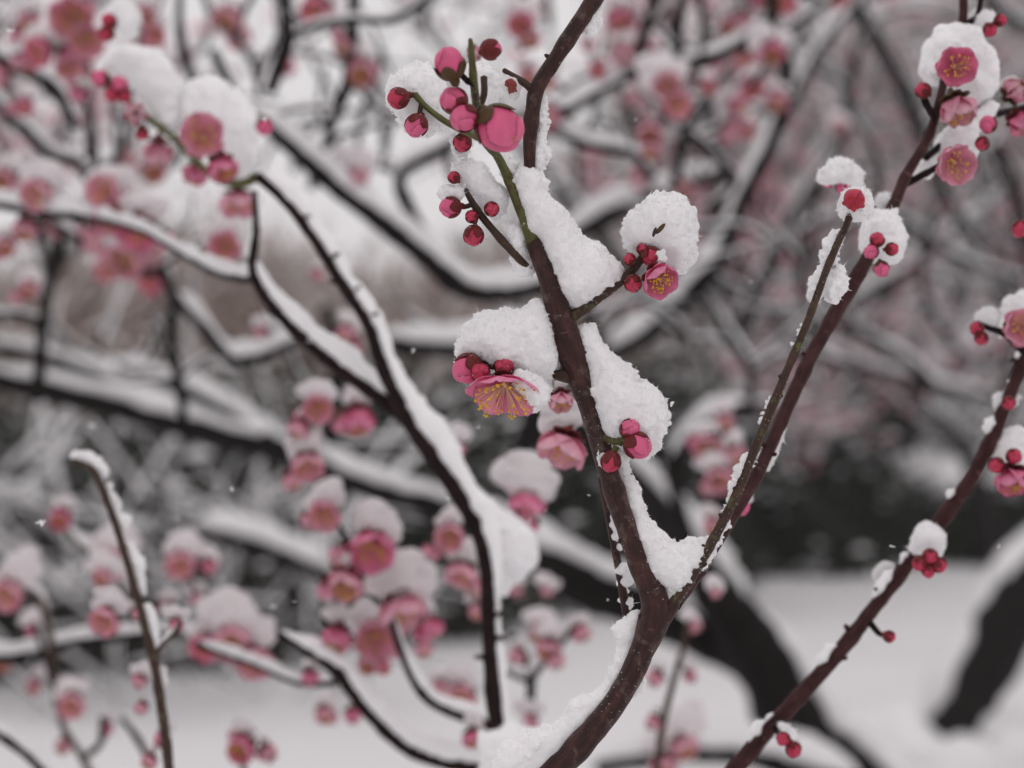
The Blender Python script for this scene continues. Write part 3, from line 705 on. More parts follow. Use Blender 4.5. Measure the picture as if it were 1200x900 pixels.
# a second, more delicate tree: the web of dark curved branches in the upper half
for q_ in ([(985, -20, 7), (1030, 50, 8), (1062, 110, 8), (1080, 160, 7), (1110, 230, 6), (1150, 290, 5)], [(1140, -30, 8), (1180, 20, 7), (1230, 40, 6)], [(1165, 170, 8), (1188, 220, 8), (1205, 290, 8), (1240, 360, 7)], [(960, 330, 4), (1010, 390, 5), (1060, 420, 6), (1100, 460, 6)], [(1075, 150, 4), (1130, 130, 4), (1200, 90, 3)], [(900, 300, 3), (960, 260, 4), (1040, 250, 4), (1120, 300, 4), (1200, 330, 4)], [(820, 260, 3), (880, 330, 4), (930, 400, 4), (1000, 430, 4)], [(1105, 225, 3), (1080, 300, 4), (1090, 360, 4), (1130, 420, 4)]):
    limb(T, q_, 4.2, M_DARK, w=1.0, h=.9)
base = P(560, 900, 1.9)
T = WEB = thing('plum_tree', 'web of thin black snow-lined branches arching across the upper middle', 'tree', (base.x, base.y, 0))
limb(T, [(655, 330, 9, 1.5), (600, 342, 9, 1.45), (545, 340, 10, 1.4), (490, 296, 9, 1.35), (435, 252, 9, 1.3), (385, 212, 9, 1.3), (330, 162, 8, 1.3), (280, 120, 6, 1.3), (250, 60, 5, 1.3)], 1.4, M_DARK, w=1.35, h=1.6)
limb(T, [(540, 340, 7), (510, 300, 7), (482, 250, 7), (470, 205, 6), (520, 175, 6), (580, 140, 5), (640, 135, 5)], 1.45, M_DARK, w=1.3, h=1.3)
limb(T, [(630, 150, 6), (660, 132, 7), (700, 108, 7), (745, 84, 7), (820, 72, 7), (868, 52, 6), (905, 12, 6), (908, -30, 5)], 1.5, M_DARK, w=1.2, h=1.3)
limb(T, [(742, 84, 6), (752, 50, 6), (762, 10, 5), (765, -30, 5)], 1.5, M_DARK, w=.9, h=.8)
limb(T, [(820, 72, 5), (825, 40, 4), (820, -20, 4)], 1.5, M_DARK, w=.9, h=.8)
limb(T, [(870, 60, 4), (930, 30, 4), (985, -10, 3)], 1.5, M_DARK, w=1.4, h=1.4)
limb(T, [(640, 150, 5), (690, 170, 5), (740, 180, 5), (765, 210, 4)], 1.5, M_DARK, w=1.3, h=1.6)
limb(T, [(800, 150, 5), (845, 190, 5), (860, 215, 4), (830, 245, 4)], 1.7, M_DARK, w=.9, h=.9)
limb(T, [(790, 222, 5), (800, 160, 5), (830, 110, 4), (870, 60, 3)], 1.7, M_DARK, w=.9, h=.9)
limb(T, [(316, 108, 6), (330, 70, 7), (337, 45, 7), (334, 10, 6), (330, -30, 6)], 1.15, M_DARK, w=.8, h=.5, gaps=.4)
limb(T, [(335, 48, 5), (365, 32, 4), (410, 24, 4), (455, 24, 4), (485, 10, 4), (515, -12, 4)], 1.15, M_DARK, w=1.1, h=.9)
limb(T, [(418, -30, 6), (413, 30, 6), (409, 90, 7), (395, 130, 5), (380, 172, 4)], 1.25, M_DARK, w=.7, h=.5, gaps=.4)
limb(T, [(409, 95, 4), (450, 130, 3), (520, 150, 3)], 1.4, M_FAR, w=.8, h=.8)
limb(T, [(450, 60, 5), (420, 170, 4), (470, 205, 5)], 1.8, M_FAR, w=.9, h=.8)
limb(T, [(235, 110, 4), (215, 60, 5), (210, 10, 4), (215, -30, 4)], 1.3, M_DARK, w=.9, h=.7)
limb(T, [(305, 110, 4), (290, 60, 4), (250, 20, 4), (235, -20, 4)], 1.4, M_FAR, w=.9, h=.7)
limb(T, [(-30, 95, 6), (20, 145, 6), (60, 180, 6), (90, 190, 6), (108, 205, 9), (106, 150, 5), (102, 90, 5), (104, 20, 4), (100, -30, 4)], 1.4, M_DARK, w=1.2, h=1.2)
limb(T, [(-30, 50, 6), (20, 80, 6), (60, 100, 7), (90, 150, 5)], 1.25, M_DARK, w=1.3, h=1.4)
limb(T, [(108, 205, 5), (140, 180, 4), (150, 130, 3)], 1.4, M_DARK, w=1, h=1)
limb(T, [(-30, 370, 5), (20, 370, 5), (50, 376, 6), (55, 350, 5), (68, 300, 5), (72, 270, 4)], 1.5, M_DARK, w=1.0, h=.8)
limb(T, [(42, 470, 6), (48, 420, 6), (50, 375, 6)], 1.5, M_DARK, snow=False)
limb(T, [(218, 505, 5), (208, 440, 5), (200, 380, 5), (206, 350, 5), (185, 310, 5), (170, 285, 4)], 1.5, M_DARK, w=.7, h=.4, gaps=.4)
limb(T, [(202, 345, 6), (235, 380, 6), (268, 418, 7), (305, 418, 6), (340, 402, 5), (375, 395, 4)], 1.5, M_DARK, w=1.6, h=2.0)
limb(T, [(60, 262, 5), (110, 290, 5), (150, 316, 6), (185, 318, 5)], 1.3, M_DARK, w=1.2, h=1.2)
limb(T, [(380, 490, 4), (350, 440, 4), (330, 400, 5), (300, 372, 4)], 1.9, M_FAR, w=1.5, h=1.6)
for k in range(34):                       # finer twigs crossing behind
    random.seed(500+k); x = random.uniform(-20, 1000); y = random.uniform(-20, 330 if x < 650 else 420); a = random.uniform(.5, 2.6); L = random.uniform(90, 220); dd = random.uniform(1.6, 3.2)
    q = [(x+L*s*math.cos(a+.5*math.sin(3*s+k)), y-L*s*math.sin(a+.4*math.sin(3*s+k)), 4.2-2.2*s) for s in (0, .25, .5, .75, 1)]
    limb(T, q, dd, random.choice([M_DARK, M_DARK, M_FAR]), 'twig', w=.9, h=.8, segs=8)
random.seed(901)
def web(root, n, box, seed, rp=(2.2, 4.2), lp=(70, 190)):
    r = random.Random(seed); paths = [c for c in PATHS[root.name] if c[:, 3].max() < .016]; k = t = 0
    while k < n and t < 4000:
        t += 1; c = r.choice(paths); q = c[r.randrange(len(c))]; x, y, d = 600+q[0]/q[1]*F, 450-(q[2]-CAMZ)/q[1]*F, q[1]
        if not (box[0] < x < box[1] and box[2] < y < box[3]): continue
        L = r.uniform(*lp)*d/F; a = r.uniform(.2, 2.95); v = Vector((math.cos(a), r.uniform(-.15, .5), math.sin(a))).normalized(); p = Vector(q[:3]); r0 = r.uniform(*rp)*d/F; pts = [(*p, r0)]
        for i in range(5):
            v = (v+Vector((r.gauss(0, .28), r.gauss(0, .15), r.gauss(.04, .28)))).normalized(); p = p+v*L/5; pts.append((*p, r0*(1-.11*(i+1))))
        c = catmull(pts, r0*.9); PATHS[root.name].append(c); m_ = M_DARK
        o = tube('twig', c, m_, 8, .15, root=root, origin=ROOT[root.name]); snow_strip('snow', c, M_SNOWM, 1.0, 1.1, o, ROOT[root.name], 8, gaps=.15, jag=.45); k += 1
web(WEB, 44, (-40, 640, -20, 330), 5); web(WEB, 30, (600, 1000, -20, 330), 6); web(BIG, 22, (640, 1000, 0, 480), 7); web(BIG, 22, (880, 1260, -20, 440), 17, (2.0, 3.2)); web(WEB, 12, (-20, 420, 260, 470), 8, lp=(50, 120)); web(BIG, 14, (0, 640, 380, 640), 9, (3, 5), (60, 160))
def scatter_blossoms(root, n, xr, yr, rm, big=.5):
    """flowers sitting on the thinner limbs of a soft-focus tree"""
    paths = [c for c in PATHS[root.name] if c[:, 3].max() < .014]; k = tries = 0
    while k < n and tries < 5000:
        tries += 1; c = random.choice(paths); q = c[random.randrange(len(c))]; x, y = 600+q[0]/q[1]*F, 450-(q[2]-CAMZ)/q[1]*F
        if not (xr[0] < x < xr[1] and yr(x) > y > -40): continue
        r_ = rm*random.uniform(.7, 1.1); p = Vector(q[:3])+Vector((random.uniform(-1, 1), -.3, random.uniform(-.9, .7)))*(q[3]+r_*.7)
        blossom(root, p, facing(random.uniform(-.6, .6), .7, random.uniform(-.9, 0)), r_, random.choice([1, 1, 2, 3]), random.choice([0, 0, 1]), random.choice([0, .9, 1.2])); k += 1
scatter_blossoms(T, 30, (-60, 230), lambda x: 340, .0118)
scatter_blossoms(T, 26, (600, 1000), lambda x: 230, .0115)
scatter_blossoms(T, 9, (230, 600), lambda x: 420, .0115)
def crown(base, seed, label, bl, limbs, depth=3, sz=.024, r=.014, L=.5):
    return plum_tree('plum_tree', base, limbs, label, seed, bl, sz, mat=M_DARK, depth=depth, sn=1.1, step=.02, up=.1)
crown((.5, 4.3, .0), 33, 'soft-focus plum tree with rose blossoms behind the top of the sharp branch', 150, [((.3, 4.3, 1.6), (-.3, .1, 1), .7, .018), ((.45, 4.3, 1.6), (.5, .1, .9), .7, .018), ((.4, 4.4, 1.7), (.1, 0, 1), .7, .016), ((.6, 4.3, 1.6), (.9, 0, .6), .6, .014)], r=.02)

# ------------------------------------------------------------------ in-focus branch
T1 = thing('plum_branch', 'sharp red-brown forked plum branch piled with fluffy snow, in focus at centre', 'plum branch', tuple(P(640, 912, .5)))
O1 = ROOT[T1.name]
def stem(pts, mat, name, d=.5, segs=28, knob=.09, root=T1, **k):
    c = px_path(pts, d, .0012); return tube(name, c, mat, segs, knob, root=root, origin=ROOT[root.name], ns=k.get('ns', 240)), c
main, mc = stem([(470, 1240, 19), (540, 1060, 17), (600, 960, 16), (640, 912, 15.5), (674, 880, 15), (722, 822, 14), (752, 765, 14.5), (767, 722, 17), (765, 696, 16), (748, 658, 13), (728, 600, 12), (715, 560, 12), (703, 520, 12), (692, 480, 13), (680, 445, 14.5), (668, 405, 15.5), (656, 370, 15.5), (645, 330, 13.5), (633, 298, 12), (625, 283, 10)], M_BARK, 'stem')
shoot, sc_ = stem([(627, 290, 9), (620, 268, 8), (612, 248, 7), (602, 225, 6.3), (594, 205, 5.5), (582, 182, 5, .495), (568, 165, 5, .487), (561, 140, 5, .476), (557, 112, 5, .468), (554, 82, 4.5, .460), (552, 52, 3.4, .456), (551, 46, 2.2, .455)], M_SHOOT, 'shoot', segs=20)
thin, tc_ = stem([(627, 286, 7, .503), (624, 250, 6.5, .502), (621, 215, 6.5), (620.5, 190, 7), (621, 160, 8), (624, 130, 9), (628, 108, 9.5), (638, 88, 9), (654, 64, 9), (672, 36, 9.5), (700, -6, 10), (745, -80, 10.5), (800, -190, 11), (830, -330, 11)], M_BARK, 'twig')
spur, _ = stem([(628, 110, 5), (618, 100, 4.5), (608, 93, 4), (598, 87, 3.5), (590, 82, 3)], M_TWIG, 'spur', segs=14)
ltw, lc = stem([(622, 318, 4, .502), (608, 303, 4.5), (593, 287, 4.8), (578, 270, 4.5), (562, 250, 4.3), (551, 233, 3.6), (545, 222, 3)], M_TWIG, 'twig', segs=16)
rtw, rc = stem([(660, 380, 8, .503), (672, 370, 7), (686, 361, 6), (703, 348, 5.5), (722, 335, 5), (734, 324, 5), (744, 313, 5.5), (752, 302, 4.5), (757, 294, 3)], M_TWIG, 'twig', segs=18)
ftw, fc = stem([(782, 716, 9), (796, 696, 7), (815, 668, 6.3), (835, 634, 6), (862, 582, 5.6), (889, 515, 5.3), (920, 440, 5), (946, 378, 4.6), (967, 320, 4.3), (982, 284, 4.5), (991, 266, 4), (998, 247, 4)], M_TWIG, 'twig', segs=16)
joint, _ = stem([(762, 740, 12), (778, 722, 11), (790, 706, 8)], M_BARK, 'joint', segs=18)
btw, bc = stem([(735, 728, 5, .512), (731, 700, 5, .513), (722, 650, 4.5, .514), (712, 600, 4, .515), (704, 560, 3.5, .515)], M_BARK, 'twig', segs=12)
knot, _ = stem([(668, 440, 9), (655, 440, 7), (646, 438, 4)], M_TWIG, 'knot', segs=14, knob=.3)
utw, _ = stem([(565, 163, 4, .487), (545, 154, 3.8, .494), (528, 146, 3.6, .5), (510, 134, 3.4, .5), (495, 121, 3.4, .5), (486, 110, 3.6, .5)], M_SHOOT, 'twig', segs=14)
stem([(559, 130, 4, .474), (567, 112, 4, .474), (567, 90, 4, .474)], M_TWIG, 'spur', segs=10)
back, kc = stem([(790, 708, 9, .503), (815, 675, 8, .512), (850, 618, 7.5, .522), (885, 560, 7.5, .53), (918, 488, 8, .538), (950, 418, 8.5, .545), (975, 374, 9, .55), (998, 335, 9, .553), (1018, 300, 8, .555), (1035, 262, 7, .56), (1049, 236, 7, .563), (1062, 205, 6.5, .567), (1078, 178, 6, .57), (1092, 150, 5.5, .573), (1104, 105, 5, .575), (1115, 60, 5, .58), (1128, 25, 5, .58), (1130, -30, 5, .58), (1142, -120, 4.5, .585), (1175, -230, 4, .59)], M_RED, 'branch', segs=18)
limb(T1, [(1052, 218, 5), (1068, 212, 4.5), (1085, 203, 4), (1100, 195, 4)], .57, M_DRED, 'twig', snow=False)
limb(T1, [(1096, 140, 4), (1086, 122, 4), (1080, 108, 3.5)], .572, M_DRED, 'twig', snow=False)
limb(T1, [(1130, 30, 4, .58), (1145, 18, 3, .58), (1150, -10, 3, .58)], .58, M_DRED, 'twig', snow=False)
limb(T1, [(1085, 185, 4, .572), (1110, 165, 4, .58), (1150, 140, 4, .59), (1185, 130, 4, .6), (1230, 120, 4, .6)], .6, M_DRED, 'twig', snow=False)

S1 = [(622, 196), (632, 203), (643, 213), (641, 222), (652, 233), (661, 240), (663, 252), (672, 263), (678, 275), (690, 284), (703, 283), (708, 295), (718, 305), (730, 313), (732, 323), (712, 337), (692, 352), (672, 364), (660, 350), (648, 322), (638, 295), (630, 278), (618, 268), (612, 245), (606, 220), (600, 207), (607, 199)]
near_snow('snow', pillow(S1, .5, 25, off=.001, thick=1.35), main, T1, 1, shards=5200)
near_snow('snow', pillow([(633, 112), (640, 114), (643, 150), (641, 185), (634, 203), (622, 200), (626, 165)], .5, 7, off=.0015)+pillow([(690, 8), (706, -12), (703, 28), (692, 40), (683, 43), (678, 38)], .5, 8, off=.0016), thin, T1, 2, shards=1200)
near_snow('snow', pillow([(586, 182), (600, 180), (612, 195), (610, 215), (600, 214), (588, 206)], .5, 12, off=.0026)+pillow([(588, 262), (604, 258), (616, 268), (622, 296), (622, 322), (612, 325), (603, 318), (597, 300), (589, 284)], .5, 13, off=.002), shoot, T1, 3, shards=1500)
near_snow('snow', pillow([(524, 200), (533, 192), (548, 188), (565, 192), (580, 206), (591, 226), (590, 252), (579, 256), (568, 248), (556, 234), (544, 222), (532, 212)], .5, 20, off=.0026, thick=1.2)+pillow([(514, 218), (524, 213), (538, 217), (543, 228), (536, 238), (519, 234)], .5, 10, off=-.0003), ltw, T1, 4, shards=2600)
S2 = [(532, 412), (537, 394), (547, 381), (562, 370), (588, 364), (615, 361), (626, 352), (634, 350), (642, 366), (650, 390), (657, 415), (658, 430), (647, 440), (641, 448), (643, 458), (634, 477), (626, 486), (618, 476), (612, 458), (600, 443), (580, 438), (566, 424), (550, 420), (538, 426)]
near_snow('snow', pillow(S2, .5, 32, off=.0010, thick=1.3), main, T1, 5, shards=6500)
S3 = [(672, 384), (690, 378), (697, 384), (710, 404), (722, 422), (742, 432), (748, 446), (768, 450), (779, 466), (785, 482), (780, 502), (768, 528), (760, 538), (742, 532), (722, 522), (706, 520), (700, 492), (690, 456), (682, 425), (674, 402)]
near_snow('snow', pillow(S3, .5, 31, off=.0014, thick=1.3)+pillow([(780, 470), (790, 472), (789, 479), (781, 480)], .5, 4), main, T1, 6, shards=6500)
S4 = [(722, 520), (734, 532), (738, 556), (750, 578), (757, 600), (770, 622), (788, 634), (812, 637), (834, 630), (848, 608), (852, 612), (836, 648), (816, 672), (798, 696), (790, 706), (783, 690), (766, 686), (756, 668), (746, 636), (740, 606), (730, 576), (724, 548)]
near_snow('snow', pillow(S4, .5, 24, off=.0020, thick=1.2), main, T1, 7, shards=4500)
S5 = [(757, 712), (742, 716), (722, 734), (724, 756), (714, 788), (690, 814), (668, 830), (650, 848), (618, 858), (592, 866), (574, 892), (570, 925), (640, 925), (668, 870), (702, 838), (726, 800), (744, 765), (752, 735)]
near_snow('snow', pillow(S5, .5, 19, off=.0035, thick=1.2)+pillow([(736, 812), (748, 790), (755, 798), (750, 818), (740, 826)], .5, 8, off=.003), main, T1, 8, vox=.0003, shards=3500)
# flecks along the fork twig, both sides
bl = pillow([(978, 268), (988, 276), (979, 302), (969, 332), (958, 353), (947, 347), (949, 330), (960, 318), (965, 290)], .5, 9, off=.002)+pillow([(984, 306), (992, 330), (979, 357), (966, 345), (974, 325)], .5, 8, off=.002)
for k in range(2, len(fc)-4):
    u = k/len(fc); n1 = mnoise.noise(Vector((k*.09, 1, 0))); n2 = mnoise.noise(Vector((k*.09, 9, 4)))
    if n1 > -.08: q = fc[k]; rr = q[3]*(.35+1.1*n1)*(1.5-u*.6); bl.append((q[0]-q[3]*.95, q[1]+q[3]*.5, q[2]+q[3]*.4, max(rr, .0004)))
    if n2 > .05: q = fc[k]; rr = q[3]*(.25+.9*n2); bl.append((q[0]+q[3]*.95, q[1]+q[3]*.3, q[2]-q[3]*.3, max(rr, .0004)))
near_snow('snow', bl, ftw, T1, 9, shards=3000, octs=[(.0014, .00018), (.0006, .00017)])
bl = []
for q in bc[3:-2:2]:
    n1 = mnoise.noise(Vector((q[2]*500, 1, 0)))
    if n1 > -.2: bl.append((q[0]+q[3]*.9, q[1], q[2]+.0003, q[3]*(.6+.6*n1)))
near_snow('snow', bl, btw, T1, 10, shards=300)
def clump(root, par, poly, d, rmax, seed, off=.002, thick=1.25, vox=.00045, shards=1200):
    V, Fc = sdf_snow(pillow(poly, d, rmax, step=4, off=off, thick=thick), vox, [(.004, .0005), (.0016, .00028), (.0009, .0002)], seed, 2, shards, .0004)
    return obj('snow', mesh('snow', V-np.array(ROOT[root.name]), Fc, M_SNOW), par)
# snow round flower clusters of the in-focus branch
near_snow('snow', pillow([(731, 266), (736, 254), (746, 246), (755, 239), (770, 231), (795, 225), (806, 231), (812, 250), (815, 282), (814, 303), (805, 318), (790, 316), (772, 308), (764, 294), (750, 293), (738, 300), (734, 286)], .5, 28, off=.0022, thick=1.25), rtw, T1, 12, shards=5200)
near_snow('snow', pillow([(453, 102), (460, 88), (476, 77), (500, 75), (516, 84), (526, 108), (534, 140), (526, 152), (512, 150), (500, 158), (486, 160), (470, 148), (456, 124)], .502, 22, off=.004, thick=1.1)+pillow([(540, 84), (556, 74), (574, 73), (586, 92), (583, 122), (574, 146), (556, 140), (534, 120)], .502, 16, off=.010), utw, T1, 13, shards=3200)
near_snow('snow', pillow([(529, 162), (540, 158), (553, 163), (552, 174), (543, 182), (532, 177)], .5, 8, off=.001), utw, T1, 14, shards=500)
near_snow('snow', pillow([(586, 92), (594, 86), (604, 96), (606, 108), (598, 116), (592, 106)], .5, 6, off=.001), spur, T1, 15, shards=400)
clump(T1, ftw, [(984, 226), (998, 219), (1014, 221), (1021, 232), (1021, 250), (1014, 264), (1004, 262), (990, 262), (981, 248)], .5, 16, 16, .0025, vox=.0003)
clump(T1, back, [(1014, 252), (1030, 244), (1048, 246), (1060, 266), (1061, 290), (1052, 308), (1036, 312), (1020, 306), (1008, 296), (1008, 276)], .555, 22, 17)
clump(T1, back, [(952, 212), (958, 196), (980, 184), (1000, 188), (1012, 206), (1016, 222), (998, 222), (980, 212), (962, 218)], .56, 16, 18)
clump(T1, back, [(1074, 84), (1080, 56), (1098, 34), (1122, 24), (1142, 30), (1150, 48), (1166, 60), (1170, 90), (1160, 116), (1140, 124), (1128, 112), (1108, 104), (1092, 106)], .575, 23, 19, .006)
clump(T1, back, [(1062, 212), (1072, 196), (1092, 178), (1100, 158), (1120, 145), (1150, 128), (1164, 118), (1170, 130), (1150, 150), (1146, 176), (1140, 196), (1118, 200), (1098, 198), (1082, 208), (1068, 216)], .575, 22, 20, .005)
clump(T1, back, [(1132, 22), (1142, 10), (1160, 12), (1170, 26), (1166, 40), (1150, 36), (1136, 34)], .58, 12, 21)
clump(T1, back, [(1022, 232), (1034, 226), (1050, 228), (1046, 240), (1030, 246)], .563, 8, 22)
clump(T1, back, [(888, 540), (902, 520), (925, 470), (930, 478), (912, 520), (898, 560)], .54, 8, 24, .002)
clump(T1, back, [(946, 356), (948, 336), (956, 326), (964, 334), (960, 352), (954, 362)], .53, 9, 25)

def at(x, y, d, back=0.): return P(x, y, d+back)
def R(px, d=.5): return px*dm(d)/F
# buds and flowers, upper-left cluster
for (x, y, r, v, f, cv, d) in [(467, 115, 12, 0, (-.8, .35, -.3), 0, .4985), (488, 147, 13, 1, (-.35, .5, -.8), 0, .4985), (542, 167, 10.5, 0, (-.2, .6, -.5), 2, .4985), (527, 75, 18, 1, (-.25, .3, .8), 1, .460), (532, 118, 15.5, 1, (-.55, .5, .3), 0, .463), (544, 138, 16, 1, (-.3, .6, -.3), 0, .461),
                               (575, 58, 12, 1, (.5, -.4, .2), 0, .53),
                               (528, 243, 12, 1, (-.9, .4, -.15), 0, .4985), (576, 245, 8.5, 2, (.2, .9, -.1), 2, .4975), (555, 276, 11.5, 2, (-.1, .5, -.7), 2, .4985), (553, 254, 7.5, 2, (-.3, .7, .1), 2, .4985), (532, 208, 7, 2, (-.5, .5, .4), 2, .4988),
                               (763, 300, 11, 0, (.35, .6, -.5), 0, .4975), (742, 332, 10, 0, (-.1, .7, -.6), 2, .498), (738, 304, 7, 2, (-.5, .6, .3), 2, .498), (752, 292, 6, 2, (.2, .6, .5), 2, .498),
                               (548, 432, 17, 1, (-.6, .4, -.5), 0, .4965), (563, 436, 11, 2, (-.1, .9, .05), 0, .4938), (591, 429, 11.5, 0, (-.05, .9, .1), 0, .4945),
                               (738, 503, 11.5, 1, (.25, .7, .45), 0, .4930), (747, 522, 15.5, 1, (.6, .5, -.4), 0, .4925), (716, 541, 11.5, 0, (-.2, .5, -.75), 2, .4925)]:
    bud(T1, P(x, y, d), facing(*f), R(r*1.0, d), v, 0, cv)
for a, b, r in [((486, 110), (474, 113), 3), ((494, 120), (490, 137), 3), ((552, 158), (545, 163), 3), ((552, 240), (536, 242), 3), ((560, 250), (556, 264), 2.6)]:
    twiglet(T1, 'stalk', P(*a, .5), P(*b, .5), R(r), M_TWIG)
twiglet(T1, 'stalk', P(728, 520, .496), P(733, 508, .494), R(4), M_SHOOT); twiglet(T1, 'stalk', P(706, 512, .499), P(735, 515, .494), R(4.5), M_SHOOT); twiglet(T1, 'stalk', P(722, 524, .4945), P(717, 532, .4935), R(4), M_SHOOT)
twiglet(T1, 'stalk', P(578, 430, .497), P(566, 424, .4955), R(3.5), M_DRED); twiglet(T1, 'stalk', P(574, 418, .498), P(580, 431, .495), R(3.2), M_DRED)
for a, b, dd in [((556, 98), (541, 88), .461), ((559, 132), (545, 126), .468), ((561, 142), (552, 140), .466), ((566, 158), (572, 150), .478)]: twiglet(T1, 'stalk', P(*a, dd+.003), P(*b, dd), R(4), M_DRED)
# ice crystals caught on the buds and on the bark
def frost(par, pts, n, size, seed, name='frost'):
    r = np.random.default_rng(seed); V = []; Fc = []
    pts = np.asarray(pts, float)
    tri = np.concatenate([np.arange(len(pts))]); nrm = pts[:, 3:]; k = r.integers(0, len(pts), n); base = pts[k, :3]; D = nrm[k]+r.standard_normal((n, 3))*.6; D /= np.linalg.norm(D, axis=1)[:, None]
    S = np.cross(D, r.standard_normal((n, 3))); S /= np.linalg.norm(S, axis=1)[:, None]; Q = np.cross(D, S); L = size*r.uniform(.3, 1.2, n)[:, None]; w = size*r.uniform(.2, .5, n)[:, None]
    V = np.stack([base-D*w, base+S*w, base+Q*w*.8, base-S*w, base-Q*w*.6, base+D*L], 1).reshape(-1, 3)
    for i in range(n):
        o = 6*i
        for a, b in ((1, 2), (2, 3), (3, 4), (4, 1)): Fc.append((o+5, o+a, o+b)); Fc.append((o, o+b, o+a))
    return obj(name, mesh(name, V, Fc, M_CRYS, smooth=False), par)
for i, b_ in enumerate([o for o in list(T1.children) if o.name.startswith('bud') and abs(o.location.y+ROOT[T1.name].y-.4975) < .008]):
    r = np.random.default_rng(i); pv = r.standard_normal((160, 3)); pv[:, 2] -= .5; pv /= np.linalg.norm(pv, axis=1)[:, None]
    f_ = frost(b_, np.hstack([pv*1.06, pv]), int(r.integers(14, 60)), .11, i); f_['kind'] = 'stuff'
for par_, c_, n_, sd_ in ((main, mc, 420, 1), (rtw, rc, 60, 2), (thin, tc_, 90, 3), (shoot, sc_, 50, 4), (ftw, fc, 160, 5)):
    r = np.random.default_rng(sd_); k = r.integers(1, len(c_)-1, 900); dv = r.standard_normal((900, 3)); dv[:, 1] = -abs(dv[:, 1])*.8; dv[:, 0] += .5; T_ = frames(c_)[0][k]
    dv -= T_*(dv*T_).sum(1)[:, None]; dv /= np.linalg.norm(dv, axis=1)[:, None]
    f_ = frost(par_, np.hstack([c_[k, :3]+dv*c_[k, 3:]*1.0-np.array(O1), dv]), n_, .00022, sd_); f_['kind'] = 'stuff'
# leaf bud poking from the snow
lb = obj('leaf_bud', mesh('leaf_bud', *[q for q in ball(0, 0, 0, 1, .35, .35, 1.0, 10, 8)], M_CALYXG), T1, rl(T1, P(774, 268, .4925)), Vector((.7, -.1, .8)).to_track_quat('Z', 'Y'), R(8))
lb = obj('leaf_bud', mesh('leaf_bud', *[q for q in ball(0, 0, 0, 1, .4, .35, 1.0, 10, 8)], M_TWIG), T1, rl(T1, P(767, 272, .4925)), Vector((.3, -.1, .9)).to_track_quat('Z', 'Y'), R(6))
V, Fc = sdf_snow([(0, 0, 0, .5), (.1, .1, -.5, .4), (0, 0, -.9, .22), (-.3, 0, .3, .3)], .06, [(.3, .1), (.15, .06)], 5, 1)
obj('wilted_bud', mesh('wilted_bud', V, Fc, M_BROWN), T1, rl(T1, P(599, 99, .4985)), None, R(11))
# opened bud at the top: large rose cup seen from the side
bb = bud(T1, P(585, 150, .462), facing(.5, .45, -.55), R(27*.93), 1, 0, 1); bb.scale = (R(25), R(23), R(26)); obj('stamens', STAM[3], bb, (0, -.25, .62), None, .6)
# blossom hanging under the left snow pile
blossom(T1, P(592, 449, .4935), facing(-.10, .62, -1.0), R(50), 0, 0, 0, True, roll=.35, stam=STAMN[0], cal=True)
near_snow('snow', pillow([(604, 438), (616, 440), (632, 450), (642, 460), (637, 476), (629, 485), (623, 474), (616, 460), (608, 450)], .4935, 7, off=-.0028), main, T1, 71, shards=900, fringe=1.4)
near_snow('snow', pillow([(700, 530), (708, 526), (714, 532), (712, 545), (704, 546)], .4935, 5), main, T1, 73, shards=200)
near_snow('snow', pillow([(756, 292), (764, 288), (776, 292), (780, 304), (772, 306), (766, 296)], .4945, 4, off=.0), rtw, T1, 74, shards=200)
# blossom at the right twig
blossom(T1, P(768, 322, .4955), facing(.42, .80, -.55), R(33), 1, 0, 0, True, roll=1.0, stam=STAMN[1])
# fork twig tip: flower-bud seen from below with flared red calyx
tipb = obj('bud', BUD[0], T1, rl(T1, P(1001, 234, .4975)), facing(.1, -.5, .8).to_track_quat('Z', 'Y'), R(12)); obj('calyx', mk_calyx(2.2, .9, M_SEP, .35), tipb, (0, 0, -.35))
# clusters on the leaning-back branch
for (x, y, r, v, f) in [(1028, 281, 8.5, 0, (0, .6, .5)), (1021, 295, 8.5, 1, (-.5, .6, -.2)), (1045, 292, 7.5, 0, (.7, .5, 0)), (1033, 315, 9, 1, (.1, .5, -.8))]: bud(T1, P(x, y, .545), facing(*f), R(r, .545), v)
for (x, y, r, v, f) in [(970, 212, 8, 1, (-.6, .5, -.3)), (988, 218, 9, 1, (0, .5, -.6)), (1082, 106, 9, 2, (-.6, .4, .3)), (1160, 35, 8, 0, (.2, .5, -.6)), (1172, 24, 7, 0, (.6, .4, .2)), (1158, 146, 10, 1, (-.6, .5, .1)), (1151, 168, 8, 2, (-.4, .5, -.5))]: bud(T1, P(x, y, .568), facing(*f), R(r, .568), v)
bud(T1, P(955, 343, .525), facing(-.5, .5, .1), R(8, .525), 1)
blossom(T1, P(1118, 78, .56), facing(0, .95, -.1), R(26, .56), 1, 0, 0)
blossom(T1, P(1118, 116, .568), facing(.25, .35, -.9), R(27, .568), 2, 0, 0)
blossom(T1, P(1118, 190, .56), facing(.05, .92, -.3), R(26, .56), 1, 0, 0)
blossom(T1, P(1184, 112, .59), facing(.3, .7, .4), R(20, .59), 3, 0, .7)
blossom(T1, P(1190, 138, .59), facing(.3, .5, -.6), R(20, .59), 3, 0, 0)
# pale blossoms just behind the stem
blossom(T1, P(656, 462, .56), facing(.1, .5, -.8), R(18, .56), 2, 0, .4)
blossom(T1, P(664, 512, .60), facing(-.35, .45, -1), R(32, .6), 1, 1, 1.0)
bud(T1, P(868, 592, .58), facing(.2, .5, -.7), R(11, .58), 1, 1.4)

